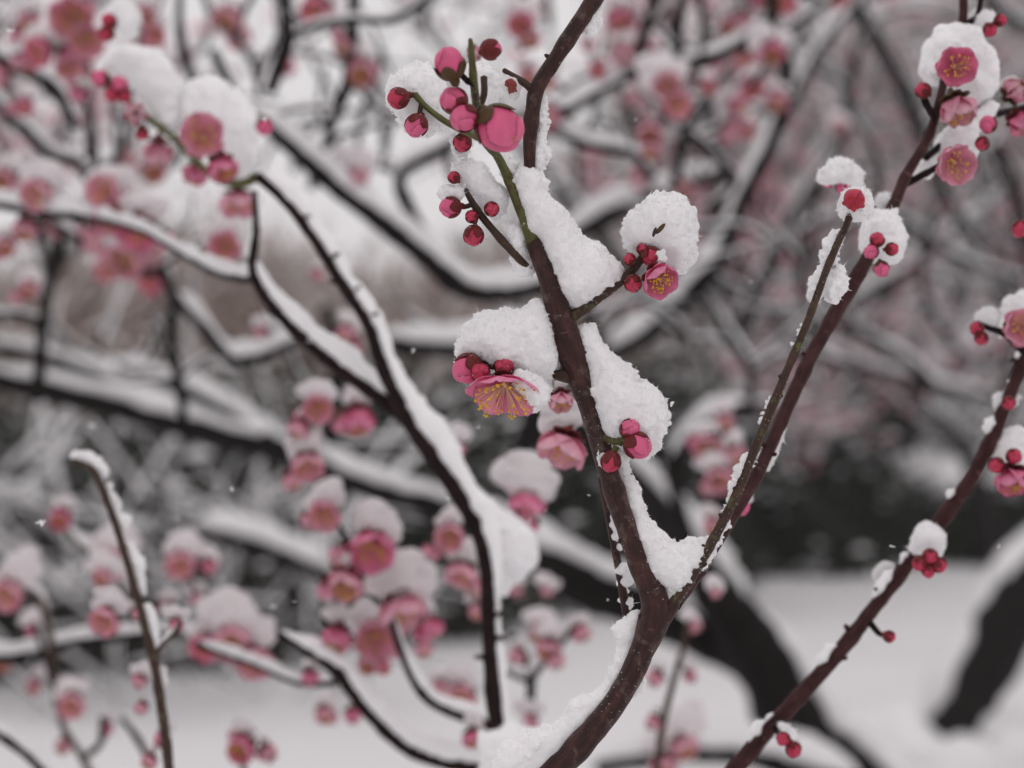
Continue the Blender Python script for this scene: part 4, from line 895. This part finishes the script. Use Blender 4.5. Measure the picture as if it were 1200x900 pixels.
# ------------------------------------------------------------------ right diagonal branch
T2 = thing('plum_branch', 'slim reddish diagonal branch with snow-capped buds, crossing the lower right corner', 'plum branch', tuple(P(858, 905, .6)))
br, c2 = limb(T2, [(760, 1010, 11), (858, 905, 10), (900, 855, 10), (930, 824, 9.5), (985, 762, 9), (1020, 718, 8.5), (1060, 666, 8.5), (1110, 600, 9), (1150, 540, 8.5), (1180, 470, 8), (1202, 415, 7.5), (1228, 350, 7), (1262, 250, 6), (1275, 150, 5)], .6, M_RED, 'branch', gaps=.66, w=.85, h=.6, side=-.5, smat=M_SNOW, segs=18, step=.0012, jag=.75)
limb(T2, [(1202, 415, 4.5), (1178, 392, 4), (1158, 384, 3.5), (1145, 378, 3)], .59, M_DRED, 'twig', snow=False)
limb(T2, [(1018, 728, 4), (1030, 742, 3.5), (1040, 745, 3)], .59, M_DRED, 'twig', snow=False)
limb(T2, [(905, 850, 4), (915, 862, 3.5), (922, 868, 3)], .59, M_DRED, 'twig', snow=False)
clump(T2, br, [(1068, 630), (1076, 616), (1090, 612), (1104, 620), (1110, 640), (1104, 656), (1088, 650), (1070, 652), (1064, 644)], .59, 18, 30)
clump(T2, br, [(1160, 520), (1172, 502), (1192, 498), (1215, 505), (1218, 540), (1195, 548), (1175, 540), (1162, 538)], .6, 18, 31)
clump(T2, br, [(1165, 378), (1178, 352), (1200, 338), (1225, 345), (1225, 370), (1190, 375), (1178, 400), (1170, 400)], .6, 18, 32)
clump(T2, br, [(1140, 372), (1150, 360), (1166, 362), (1170, 380), (1155, 380), (1146, 384)], .6, 8, 33)
clump(T2, br, [(1166, 466), (1180, 456), (1196, 466), (1190, 480), (1172, 482)], .6, 8, 34)
clump(T2, br, [(1020, 675), (1034, 660), (1050, 660), (1040, 676), (1026, 684)], .605, 7, 35)
clump(T2, br, [(905, 858), (914, 846), (928, 848), (936, 862), (942, 878), (934, 888), (922, 878), (910, 872)], .59, 12, 36)
blossom(T2, P(1192, 385, .58), facing(.1, .95, .05), R(24, .58), 1, 0, 0)
blossom(T2, P(1185, 552, .585), facing(-.1, .5, -.8), R(24, .585), 2, 0, 0)
for (x, y, r, v, f) in [(1145, 385, 8, 2, (-.6, .5, .2)), (1150, 396, 8, 2, (-.2, .5, -.7)), (1182, 472, 8, 2, (0, .8, -.4)), (1168, 545, 9, 0, (-.5, .5, -.4)), (1188, 535, 9, 0, (.3, .8, 0)), (1078, 660, 9, 2, (-.4, .5, -.6)), (1090, 652, 9, 2, (0, .8, -.3)), (1100, 662, 9, 2, (.6, .5, -.4)), (1088, 669, 8, 0, (0, .5, -.9)), (1042, 746, 7, 2, (.7, .4, -.3)), (918, 866, 8, 0, (-.3, .7, -.2)), (930, 878, 9, 0, (.2, .6, -.7)), (1196, 268, 10, 0, (-.2, .6, -.4))]:
    bud(T2, P(x, y, .582), facing(*f), R(r, .582), v)

# ------------------------------------------------------------------ dark snowy branches left of centre
T3 = thing('plum_branch', 'long dark branch with thick snow on its upper side, sweeping to the upper-left snowy blossoms', 'plum branch', tuple(P(590, 890, .7)))
D, dc = limb(T3, [(640, 1010, 12), (605, 930, 11), (590, 885, 10), (580, 830, 10), (573, 740, 9), (570, 665, 9), (556, 612, 10), (520, 552, 11), (480, 492, 10), (450, 432, 8.5), (432, 380, 8), (400, 330, 7.5), (370, 282, 7), (336, 236, 6.5), (302, 206, 6)], .7, M_DRED, w=1.35, h=1.7, segs=16, smat=M_SNOW, jag=.32)
limb(T3, [(302, 206, 6), (288, 214, 5.5), (268, 214, 5), (248, 205, 4.5), (222, 180, 4), (202, 160, 4), (178, 142, 4), (150, 118, 3.5), (128, 98, 3)], .71, M_SHOOT, 'twig', snow=False)
limb(T3, [(490, 505, 9), (455, 474, 9), (400, 432, 9), (350, 390, 8.5), (312, 348, 7.5), (296, 312, 6), (300, 270, 4.5), (298, 224, 3.5)], .71, M_DRED, w=1.3, h=1.5, smat=M_SNOW)
limb(T3, [(300, 328, 4.5, .73), (262, 322, 4.5, .76), (225, 304, 4, .78), (198, 288, 3.5, .8), (165, 270, 3.5, .82), (110, 256, 4.5, .85), (60, 250, 5, .86), (0, 240, 5, .88), (-40, 235, 5, .88)], .8, M_DARK, w=1.3, h=1.5)
limb(T3, [(595, 900, 9), (540, 896, 9), (480, 878, 9), (432, 834, 8.5), (392, 784, 8), (358, 762, 6.5), (325, 742, 4.5)], .76, M_DRED, w=1.35, h=1.5, jag=.4, smat=M_SNOW)
limb(T3, [(588, 852, 8), (545, 840, 7), (505, 822, 6), (482, 792, 5), (464, 745, 4.5), (456, 715, 4)], .75, M_DRED, w=1.2, h=1.1, smat=M_SNOW)
limb(T3, [(395, 800, 4), (350, 800, 3.5), (300, 780, 3.5), (230, 755, 3.5)], .8, M_DARK, 'twig', w=1.4, h=1.4)
def spurs(root, c, n, mat, seed, ln=(4, 12), rr=.32):
    r = random.Random(seed)
    for _ in range(n):
        q = c[r.randrange(3, len(c)-3)]; p = Vector(q[:3]); L = r.uniform(*ln)*q[1]/F; d = Vector((r.choice([-1, 1])*r.uniform(.5, 1), -r.uniform(0, .5), r.uniform(-.2, .9))).normalized()
        m_ = p+d*(q[3]+L*.5)+Vector((0, 0, .15*L)); e = p+d*(q[3]+L)
        tube('spur', catmull([(*(p+d*q[3]*.3), q[3]*rr*1.3), (*m_, q[3]*rr), (*e, q[3]*rr*.75)], q[3]*.25), mat, 8, .35, root=root, origin=ROOT[root.name])
spurs(T3, dc, 13, M_DRED, 3); spurs(T2, c2, 9, M_RED, 4, (3, 8)); spurs(T1, kc, 8, M_RED, 5, (3, 8)); spurs(T1, mc, 7, M_BARK, 6, (2, 5), .22); spurs(T1, fc, 9, M_TWIG, 7, (2, 5), .45); spurs(T1, tc_, 3, M_BARK, 8, (1, 4), .3)
def clumpm(root, par, poly, d, rmax, seed, off=.003): 
    V, Fc = sdf_snow(pillow(poly, d, rmax, step=5, off=off, thick=1.35), .0007, [(.006, .0008), (.002, .0005)], seed, 2, 600, .0006)
    return obj('snow', mesh('snow', V-np.array(ROOT[root.name]), Fc, M_SNOW), par)
clumpm(T3, D, [(106, 86), (116, 64), (148, 50), (184, 56), (206, 80), (216, 112), (214, 150), (198, 158), (184, 138), (164, 110), (138, 86), (118, 88)], .71, 34, 40)
clumpm(T3, D, [(200, 110), (222, 95), (260, 92), (290, 110), (304, 148), (302, 190), (286, 214), (266, 210), (246, 190), (218, 160)], .71, 44, 41, .007)
clumpm(T3, D, [(116, 18), (130, 2), (152, 0), (168, 18), (164, 46), (146, 52), (136, 36), (122, 30)], .73, 18, 42)
clumpm(T3, D, [(546, 566), (566, 578), (600, 600), (628, 624), (632, 650), (612, 678), (590, 702), (576, 690), (574, 640), (560, 600)], .71, 28, 43)
clumpm(T3, D, [(560, 860), (600, 848), (650, 856), (640, 900), (600, 925), (560, 915)], .66, 22, 44)
for (x, y, r, v, f) in [(118, 92, 10, 1, (-.6, .5, .2)), (140, 99, 10, 1, (.2, .7, .3)), (132, 110, 9, 0, (-.3, .6, -.5)), (146, 112, 8, 2, (.2, .6, -.5)), (167, 156, 8, 2, (-.1, .5, -.8)), (128, 25, 9, 0, (-.4, .6, .3)), (125, 39, 9, 2, (-.3, .6, -.5)), (310, 148, 10, 1, (0, .5, -.7))]: bud(T3, P(x, y, .70), facing(*f), R(r, .7), v)
blossom(T3, P(157, 133, .70), facing(.2, .8, -.1), R(19, .7), 3, 0, 0)
blossom(T3, P(238, 162, .69), facing(.1, .9, .1), R(29, .69), 1, 0, 0)
blossom(T3, P(258, 188, .69), facing(.3, .5, -.8), R(22, .69), 2, 0, 0)
blossom(T3, P(186, 166, .72), facing(-.1, -.2, -1), R(22, .72), 2, 0, 0)
blossom(T3, P(232, 196, .73), facing(-.3, .2, -.8), R(18, .73), 2, 0, 0)
blossom(T3, P(278, 228, .75), facing(.1, .3, -.9), R(24, .75), 1, 1, .6)
# blossoms of the surrounding soft-focus branches: x, y, radius px, depth, kind, pale, cap, facing
BL3 = [(165, 262, 27, .84, 1, 0, 1.3, (-.2, .5, -.6)), (192, 276, 15, .83, 3, 0, 0, (.3, .5, -.6)), (126, 226, 22, .85, 1, 1, 1.2, (-.3, .8, .1)), (128, 252, 20, .85, 1, 1, 0, (0, .6, -.6)), (48, 222, 22, .86, 1, 0, 1.5, (-.2, .6, -.5)), (30, 262, 18, .88, 2, 0, .6, (0, .5, -.7)), (264, 288, 22, .80, 1, 1, 1.2, (0, .9, -.2)),
       (108, 282, 14, .9, 3, 0, .5, (0, .5, -.7)), (85, 15, 30, .9, 1, 0, 0, (.1, .8, -.4)), (100, 46, 24, .9, 1, 1, 0, (.2, .7, -.3)), (36, 24, 18, 1.0, 2, 0, 1.3, (0, .6, -.5)), (52, 58, 20, .92, 1, 0, 1.1, (-.4, .6, -.3)), (78, 74, 18, .92, 1, 1, .6, (.3, .6, -.5)), (22, 68, 14, .95, 3, 0, .8, (0, .5, -.6)), (30, 120, 14, 1.1, 2, 0, 1, (0, .5, -.6)), (92, 106, 14, 1.0, 3, 0, .6, (0, .5, -.6)),
       (172, 14, 14, 1.0, 2, 0, 1, (0, .6, -.4)), (182, 38, 15, 1.0, 1, 1, 1.0, (0, .7, -.4)), (5, 205, 16, .9, 2, 1, 1.2, (0, .6, -.4)), (8, 285, 16, .95, 2, 0, 1.1, (0, .6, -.4)), (35, 335, 14, 1.1, 2, 1, 1.2, (0, .6, -.4))]
BL3b = [(372, 476, 20, .76, 1, 0, 1.1, (.1, .8, -.3)), (354, 496, 17, .76, 2, 0, .4, (-.4, .4, -.7)), (360, 538, 22, .76, 1, 0, 1.2, (.1, .6, -.7)), (418, 480, 25, .8, 2, 0, .8, (.1, .3, -.9)), (382, 600, 21, .74, 1, 0, 1.2, (-.1, .8, -.3)),
        (434, 636, 30, .74, 1, 0, 1.25, (.1, .7, -.5)), (408, 676, 26, .74, 2, 0, .5, (-.1, .7, -.5)), (468, 702, 31, .75, 1, 0, 1.25, (.2, .3, -.6)), (398, 738, 22, .76, 2, 0, .9, (-.2, .4, -.7)), (438, 745, 26, .77, 1, 1, .9, (.1, .8, -.2)), (432, 772, 16, .78, 2, 1, .5, (0, .6, -.5)),
        (528, 624, 20, .76, 1, 0, 1.0, (-.1, .7, -.4)), (544, 664, 22, .78, 1, 1, 1.0, (-.2, .4, -.6)), (560, 710, 14, .8, 2, 1, 1.2, (0, .5, -.7)), (364, 788, 14, .8, 3, 0, .7, (0, .5, -.7)), (412, 832, 14, .82, 3, 0, .5, (.2, .5, -.7)), (378, 832, 14, .84, 2, 1, .9, (.2, .5, -.5)), (552, 858, 15, .74, 2, 0, .9, (.2, .5, -.7)),
        (620, 578, 24, .72, 1, 0, 1.6, (-.2, .2, -.9)), (495, 755, 13, .84, 2, 1, 1, (.2, .5, -.7)), (538, 808, 17, .86, 1, 1, 1.1, (.1, .7, -.5)), (515, 800, 12, .86, 2, 1, 1.0, (0, .5, -.7)), (305, 385, 10, 1.1, 3, 1, 1, (0, .5, -.7)), (372, 318, 10, 1.0, 3, 0, .5, (0, .5, -.7)), (405, 385, 14, .95, 2, 0, .9, (0, .5, -.7)), (415, 405, 12, .95, 3, 0, .3, (0, .5, -.7)), (535, 520, 13, .78, 3, 0, 1.6, (0, .4, -.8)),
        (272, 745, 26, .84, 1, 1, 1.4, (0, .7, -.5)), (298, 768, 24, .84, 1, 1, .9, (.1, .7, -.5)), (244, 752, 20, .85, 1, 0, 1.1, (-.2, .7, -.5)), (470, 730, 13, .8, 3, 1, .6, (.2, .5, -.7)), (612, 600, 16, .73, 3, 0, 0, (.1, .4, -.9))]
for (x, y, r, d, k, pl, cp, f) in BL3:
    blossom(T3, P(x, y, d), facing(*f), R(r, d), k, pl, cp)
    if r > 13 and random.random() < .55: blossom(T3, P(x+random.choice([-1, 1])*r*.9, y+random.uniform(.2, .9)*r, d+.02), facing(random.uniform(-.7, .7), random.uniform(-.2, .8), -.7), R(r*.75, d), random.choice([2, 3]), random.choice([0, 1]), random.choice([0, .7]))
limb(T3, [(385, 600, 3.5), (378, 560, 3.5), (368, 520, 3), (372, 480, 2.5)], .765, M_DARK, 'twig', w=.9, h=.7)
limb(T3, [(456, 715, 4), (430, 690, 3.5), (418, 650, 3.5), (400, 620, 3), (384, 595, 3)], .765, M_DARK, 'twig', w=1.1, h=1)
limb(T3, [(460, 740, 3.5), (430, 745, 3), (395, 742, 3), (375, 715, 3)], .78, M_DARK, 'twig', w=1.8, h=1.8)
for (x, y, r, d, k, pl, cp, f) in BL3b:
    blossom(T3, P(x, y, d), facing(*f), R(r, d), k, pl, cp)
    if r > 13 and random.random() < .55: blossom(T3, P(x+random.choice([-1, 1])*r*.9, y+random.uniform(.2, .9)*r, d+.02), facing(random.uniform(-.7, .7), random.uniform(-.2, .8), -.7), R(r*.75, d), random.choice([2, 3]), random.choice([0, 1]), random.choice([0, .7]))

# ------------------------------------------------------------------ lower-left twigs
T4 = thing('plum_twig', 'upright thin twig with a snowy curled brown tip at the lower left', 'twig', tuple(P(200, 905, .66)))
st4, c4 = limb(T4, [(205, 960, 7), (198, 900, 6.5), (190, 835, 6), (181, 780, 5.5), (166, 720, 5), (150, 662, 4.6), (134, 610, 4.4), (118, 570, 4.2), (110, 552, 4), (98, 545, 3.6), (86, 540, 3.2)], .66, M_TWIG, 'stem', snow=False, knob=.2)
limb(T4, [(180, 770, 4), (190, 756, 3.5), (204, 742, 3), (212, 728, 3)], .67, M_TWIG, 'twig', w=1.3, h=1)
for k_, q_ in enumerate([[(80, 534), (88, 526), (104, 526), (120, 536), (128, 552), (124, 564), (114, 556), (100, 546), (86, 540)], [(120, 566), (130, 560), (138, 580), (146, 600), (158, 606), (150, 620), (142, 626), (134, 604)], [(142, 630), (154, 634), (170, 664), (172, 690), (164, 700), (152, 664)], [(164, 708), (178, 700), (186, 730), (188, 752), (178, 762), (170, 735)], [(184, 780), (194, 775), (198, 800), (196, 830), (190, 822)]]):
    clump(T4, st4, q_, .66, 9, 60+k_, .002, 1.1, .0006, 400)
for (x, y, r, d, k, cp, f) in [(126, 722, 20, .74, 1, 1.3, (-.2, .7, -.4)), (205, 728, 12, .7, 3, 1.3, (.3, .5, -.5)), (192, 862, 13, .72, 3, .8, (-.2, .6, -.4)), (166, 795, 12, .72, 3, 1.1, (-.3, .6, -.4)), (168, 826, 11, .72, 3, .6, (-.3, .6, -.5)), (178, 888, 12, .72, 2, .6, (-.3, .6, -.5)), (160, 715, 10, .72, 3, .6, (.3, .6, -.5)), (122, 672, 14, .8, 2, 1.6, (-.2, .7, -.4))]:
    blossom(T4, P(x, y, d), facing(*f), R(r, d), k, 0, cp)
T5 = thing('plum_branch', 'soft-focus spray of snow-laden twigs and pink blossoms filling the lower left corner', 'plum branch', tuple(P(60, 905, .95)))
limb(T5, [(130, 960, 6), (98, 890, 5), (74, 850, 4.5), (64, 800, 4.5), (58, 745, 5), (45, 700, 5), (20, 690, 4), (-10, 700, 4)], .95, M_TWIG, 'branch', w=1.5, h=1.5)
limb(T5, [(-30, 772, 6), (30, 768, 6), (90, 752, 5), (150, 745, 4.5), (210, 742, 4), (250, 752, 3)], .98, M_DARK, 'branch', w=1.7, h=1.7)
limb(T5, [(-20, 850, 6), (10, 868, 6), (40, 892, 6), (70, 930, 6)], .8, M_DRED, 'branch', w=1.2, h=1.2)
limb(T5, [(70, 604, 3), (85, 630, 4), (115, 655, 4), (150, 690, 4), (160, 740, 4)], 1.0, M_TWIG, 'twig', w=2.0, h=2.0)
limb(T5, [(230, 752, 4), (235, 720, 3.5), (228, 690, 3), (218, 660, 3)], .95, M_TWIG, 'twig', w=1.4, h=1.4)
limb(T5, [(98, 888, 4), (118, 870, 3.5), (120, 840, 3)], .95, M_DARK, 'twig', w=1, h=1); limb(T5, [(64, 805, 3.5), (50, 760, 3), (40, 730, 3)], .95, M_DARK, 'twig')
limb(T5, [(300, 960, 4), (285, 900, 3.5), (280, 875, 3)], .8, M_TWIG, 'twig', w=1, h=1); limb(T5, [(175, 890, 4), (158, 860, 4), (142, 842, 3)], .95, M_DARK, 'twig')
for (x, y, r, d, k, pl, cp, f) in [(72, 604, 17, .95, 2, 0, .8, (0, .6, -.3)), (132, 655, 22, .95, 1, 1, 1.4, (-.2, .7, -.4)), (212, 655, 20, .92, 1, 0, 1.4, (0, .7, -.5)), (244, 660, 13, .92, 3, 0, 1.2, (.2, .6, -.4)), (12, 690, 22, .9, 1, 0, 1.4, (-.1, .7, -.5)), (85, 820, 19, .9, 1, 0, 1.1, (0, .7, -.5)), (5, 772, 14, 1, 2, 1, 1, (0, .6, -.5)), (230, 698, 11, .95, 3, 0, 1, (0, .6, -.5)), (195, 708, 11, .95, 3, 0, 1, (0, .6, -.5)),
                                   (288, 872, 22, .8, 2, 0, .8, (-.2, .5, -.2)), (310, 880, 16, .8, 3, 0, .5, (.4, .6, -.2)), (276, 862, 9, .78, 3, 0, .5, (-.5, .6, .2)), (40, 800, 12, 1.0, 2, 0, 1, (0, .6, -.5)), (125, 850, 12, 1.0, 3, 0, 1, (0, .6, -.5)), (75, 870, 12, 1.0, 2, 0, .6, (0, .6, -.5)), (40, 735, 12, 1, 3, 0, 1.4, (0, .6, -.5))]:
    blossom(T5, P(x, y, d), facing(*f), R(r, d), k, pl, cp)

# ------------------------------------------------------------------ bottom-centre twigs
T6 = thing('plum_twig', 'soft-focus twig with pink buds and snow between the two dark stems, bottom centre', 'twig', tuple(P(630, 905, .9)))
limb(T6, [(634, 960, 6), (628, 880, 5.5), (622, 830, 5), (622, 790, 5), (612, 765, 4.5), (600, 745, 4)], .88, M_DARK, 'stem', w=1.4, h=1.3)
limb(T6, [(622, 795, 4.5), (640, 772, 4), (660, 750, 4), (676, 728, 3.5)], .87, M_DARK, 'twig', w=2.4, h=2.6)
limb(T6, [(622, 800, 3), (600, 790, 3), (580, 778, 3)], .88, M_DARK, 'twig', w=1.2, h=1.2)
for (x, y, r, d, k, pl, cp, f) in [(645, 755, 18, .86, 2, 0, 1.0, (-.2, .6, -.5)), (650, 770, 14, .85, 3, 0, 0, (.2, .6, -.5)), (678, 738, 15, .86, 3, 0, .7, (.3, .6, -.4)), (608, 765, 14, .87, 3, 0, .8, (-.3, .6, -.4)), (622, 842, 13, .87, 3, 0, 1.3, (-.1, .6, -.4)), (632, 738, 15, .88, 2, 1, 1.3, (-.1, .6, -.4)), (605, 690, 10, .95, 3, 1, 1.3, (0, .6, -.4)), (640, 690, 10, 1.0, 3, 1, 1.3, (0, .6, -.4))]:
    blossom(T6, P(x, y, d), facing(*f), R(r, d), k, pl, cp)
T7 = thing('plum_twig', 'slender upright twig with small pink buds just right of the main stem foot', 'twig', tuple(P(770, 905, .82)))
limb(T7, [(765, 960, 5), (772, 880, 4.5), (780, 835, 4.2), (790, 795, 4), (800, 760, 3.5), (806, 732, 3)], .82, M_TWIG, 'stem', w=1.1, h=1)
for (x, y, r, d, k, pl, cp, f) in [(772, 792, 14, .82, 3, 0, .6, (-.5, .5, -.3)), (806, 790, 11, .82, 3, 0, 1.2, (.4, .5, -.3)), (768, 842, 13, .82, 3, 0, .5, (-.4, .5, -.5)), (812, 732, 11, .82, 3, 1, 1.2, (.3, .6, -.2)), (800, 868, 20, .95, 2, 1, 1.3, (.1, .6, -.5)), (775, 890, 20, .95, 2, 1, 1.0, (.1, .6, -.5)), (838, 692, 9, .8, 3, 1, 1.4, (.1, .6, -.5))]:
    blossom(T7, P(x, y, d), facing(*f), R(r, d), k, pl, cp)
T8 = thing('plum_twig', 'soft-focus cluster of pale pink blossoms behind the right side of the fork', 'twig', tuple(P(830, 620, .95)))
limb(T8, [(812, 690, 3.5), (830, 640, 3.5), (846, 590, 3), (848, 540, 3), (838, 505, 3)], .95, M_DARK, 'stem', w=1.4, h=1.3)
for (x, y, r, d, k, pl, cp, f) in [(830, 520, 20, .95, 1, 1, 1.0, (-.1, .7, -.4)), (858, 530, 17, .95, 2, 1, 1.0, (.2, .6, -.4)), (843, 556, 19, .94, 1, 0, 1.2, (0, .6, -.5)), (832, 568, 14, .94, 3, 0, 0, (-.3, .6, -.5)), (836, 612, 15, .93, 2, 1, 1.1, (-.1, .6, -.5)), (850, 490, 14, 1.0, 2, 1, 1.3, (-.1, .6, -.5)), (818, 515, 14, 1.0, 3, 0, .5, (-.3, .6, -.5))]:
    blossom(T8, P(x, y, d), facing(*f), R(r, d), k, pl, cp)
T9 = thing('plum_branch', 'soft-focus spray of rose blossoms hanging behind the top right of the sharp stem', 'plum branch', tuple(P(780, 60, 1.2)))
limb(T9, [(800, -30, 5), (796, 30, 4.5), (792, 75, 4.5), (784, 110, 4), (770, 160, 3.5)], 1.2, M_DARK, 'branch', w=1.2, h=1)
limb(T9, [(905, -30, 4), (908, 20, 4), (900, 70, 3.5), (878, 105, 3)], 1.25, M_DARK, 'twig', w=1.2, h=1)
limb(T9, [(620, -30, 4), (612, 10, 4), (612, 60, 3)], 1.25, M_DARK, 'twig', w=1.2, h=1)
for (x, y, r, d, k, pl, cp, f) in [(782, 96, 18, 1.15, 1, 0, 1.6, (-.1, .7, -.4)), (790, 118, 20, 1.15, 1, 1, 0, (.2, .7, -.4)), (762, 152, 17, 1.15, 1, 0, 0, (-.1, .6, -.6)), (762, 170, 15, 1.15, 2, 0, 0, (0, .6, -.6)), (905, 56, 18, 1.25, 2, 0, 1.5, (0, .6, -.5)), (880, 98, 17, 1.3, 2, 0, 1.0, (0, .6, -.5)), (610, 24, 18, 1.2, 1, 0, 1.2, (0, .6, -.5)), (622, 42, 15, 1.2, 2, 0, 0, (0, .6, -.5)), (740, 112, 11, 1.3, 3, 0, 1, (0, .6, -.5)), (700, 78, 14, 1.3, 2, 0, 1, (0, .6, -.5)), (688, 52, 10, 1.3, 3, 0, 1, (0, .6, -.5)), (640, 92, 14, 1.2, 2, 0, .5, (0, .6, -.5)), (618, 86, 16, 1.2, 2, 1, .8, (0, .6, -.5)), (830, 98, 12, 1.4, 2, 0, 1.2, (0, .6, -.5)), (745, 200, 10, 1.5, 3, 1, 1.2, (0, .6, -.5)), (555, 60, 13, .62, 3, 0, 0, (.3, .6, -.5)), (310, 10, 0.1, 1.2, 3, 0, 0, (0, 1, 0)), (385, 12, 12, 1.2, 3, 0, 0, (0, .6, -.6)), (395, 38, 10, 1.2, 3, 0, .6, (0, .6, -.6))]:
    if r > 1: blossom(T9, P(x, y, d), facing(*f), R(r, d), k, pl, cp)
# ------------------------------------------------------------------ falling snowflakes
def flake_mesh(seed):
    r = random.Random(seed); bl = []
    for a in range(6):
        if r.random() < .25: continue
        an = a*math.pi/3; L = r.uniform(.5, 1)
        for s in np.linspace(.1, L, 6): bl.append((s*math.cos(an), r.uniform(-.06, .06), s*math.sin(an), .13*(1.1-s*.6)))
        for s in (.45, .7):
            if s < L:
                for sg in (-1, 1): bl.append(((s)*math.cos(an)+.16*math.cos(an+sg), 0, s*math.sin(an)+.16*math.sin(an+sg), .09))
    bl.append((0, 0, 0, .22)); V, Fc = sdf_snow(bl, .05, [(.2, .02)], seed, 0); return mesh('snowflake', V, Fc, M_SNOW)
FL = [flake_mesh(k) for k in range(5)]
FP = [(48, 613, .56, 7), (10, 36, .6, 7), (75, 488, .75, 6), (318, 770, .7, 0), (108, 498, .7, 6), (310, 140, .6, 4), (320, 712, .7, 7), (94, 742, .7, 7), (304, 25, .7, 4), (640, 598, .6, 2.5), (588, 476, .55, 3), (358, 711, .6, 2), (680, 258, .6, 2), (688, 409, .52, 3.5), (707, 408, .55, 3), (484, 411, .6, 4), (490, 702, .7, 3), (272, 573, .6, 3), (448, 556, .8, 3), (745, 140, .6, 3.5), (753, 62, .7, 2.5), (620, 610, .6, 3), (812, 650, .6, 2.5), (1045, 640, .55, 4), (596, 549, .55, 3.5), (525, 585, .6, 3), (905, 290, .7, 3), (1170, 640, .6, 2.5), (265, 692, .65, 2.5), (228, 647, .65, 2.5), (420, 470, .7, 3.5), (380, 395, .7, 4), (360, 362, .7, 4), (362, 400, .7, 3.5), (165, 395, .7, 3), (24, 560, .7, 3), (252, 570, .7, 3), (208, 607, .7, 2.5), (345, 705, .6, 3), (690, 580, .55, 2.5), (712, 703, .55, 2), (1055, 720, .6, 3), (396, 205, .65, 3), (500, 730, .7, 2.5), (560, 500, .6, 3), (850, 520, .7, 2.5), (960, 700, .6, 2), (1115, 450, .7, 2.5), (1010, 180, .7, 2.5), (880, 330, .6, 2.5), (430, 120, .7, 3), (700, 150, .6, 2.5)]
random.seed(4)
for i, (x, y, d, s) in enumerate(FP):
    if s < 1: continue
    o = obj('snowflake', FL[i % 5], None, P(x, y, d), Quaternion((random.random(), random.random(), random.random(), 1)).normalized(), (s*dm(d)/F*1.3, s*dm(d)/F*.8, s*dm(d)/F*.8))
    if i == 0: tag(o, 'large white snowflake falling at the far left beside a pink blossom', 'snowflake', 'falling snowflakes')
    elif i == 1: tag(o, 'white snowflake falling at the top left corner', 'snowflake', 'falling snowflakes')
    else: tag(o, 'small white snowflake drifting in the air', 'snowflake', 'falling snowflakes')

# ------------------------------------------------------------------ haze of falling snow
HAZE = .0012
hz = bpy.data.meshes.new('haze'); X0, X1, Y0, Y1, Z0, Z1 = -125, 125, -35, 135, -1.2, 9.0
hz.from_pydata([(x, y, z) for x in (X0, X1) for y in (Y0, Y1) for z in (Z0, Z1)], [], [(0, 1, 3, 2), (4, 6, 7, 5), (0, 4, 5, 1), (2, 3, 7, 6), (0, 2, 6, 4), (1, 5, 7, 3)])
hm = bpy.data.materials.new('haze'); hm.use_nodes = True; n = hm.node_tree; n.nodes.clear()
ho = n.nodes.new('ShaderNodeOutputMaterial'); pv = n.nodes.new('ShaderNodeVolumePrincipled'); pv.inputs['Color'].default_value = (.97, .95, .96, 1); pv.inputs['Density'].default_value = HAZE
n.links.new(pv.outputs[0], ho.inputs['Volume']); hz.materials.append(hm)
h = obj('haze', hz); tag(h, 'pale haze of falling snow in the air', 'haze', kind='stuff')
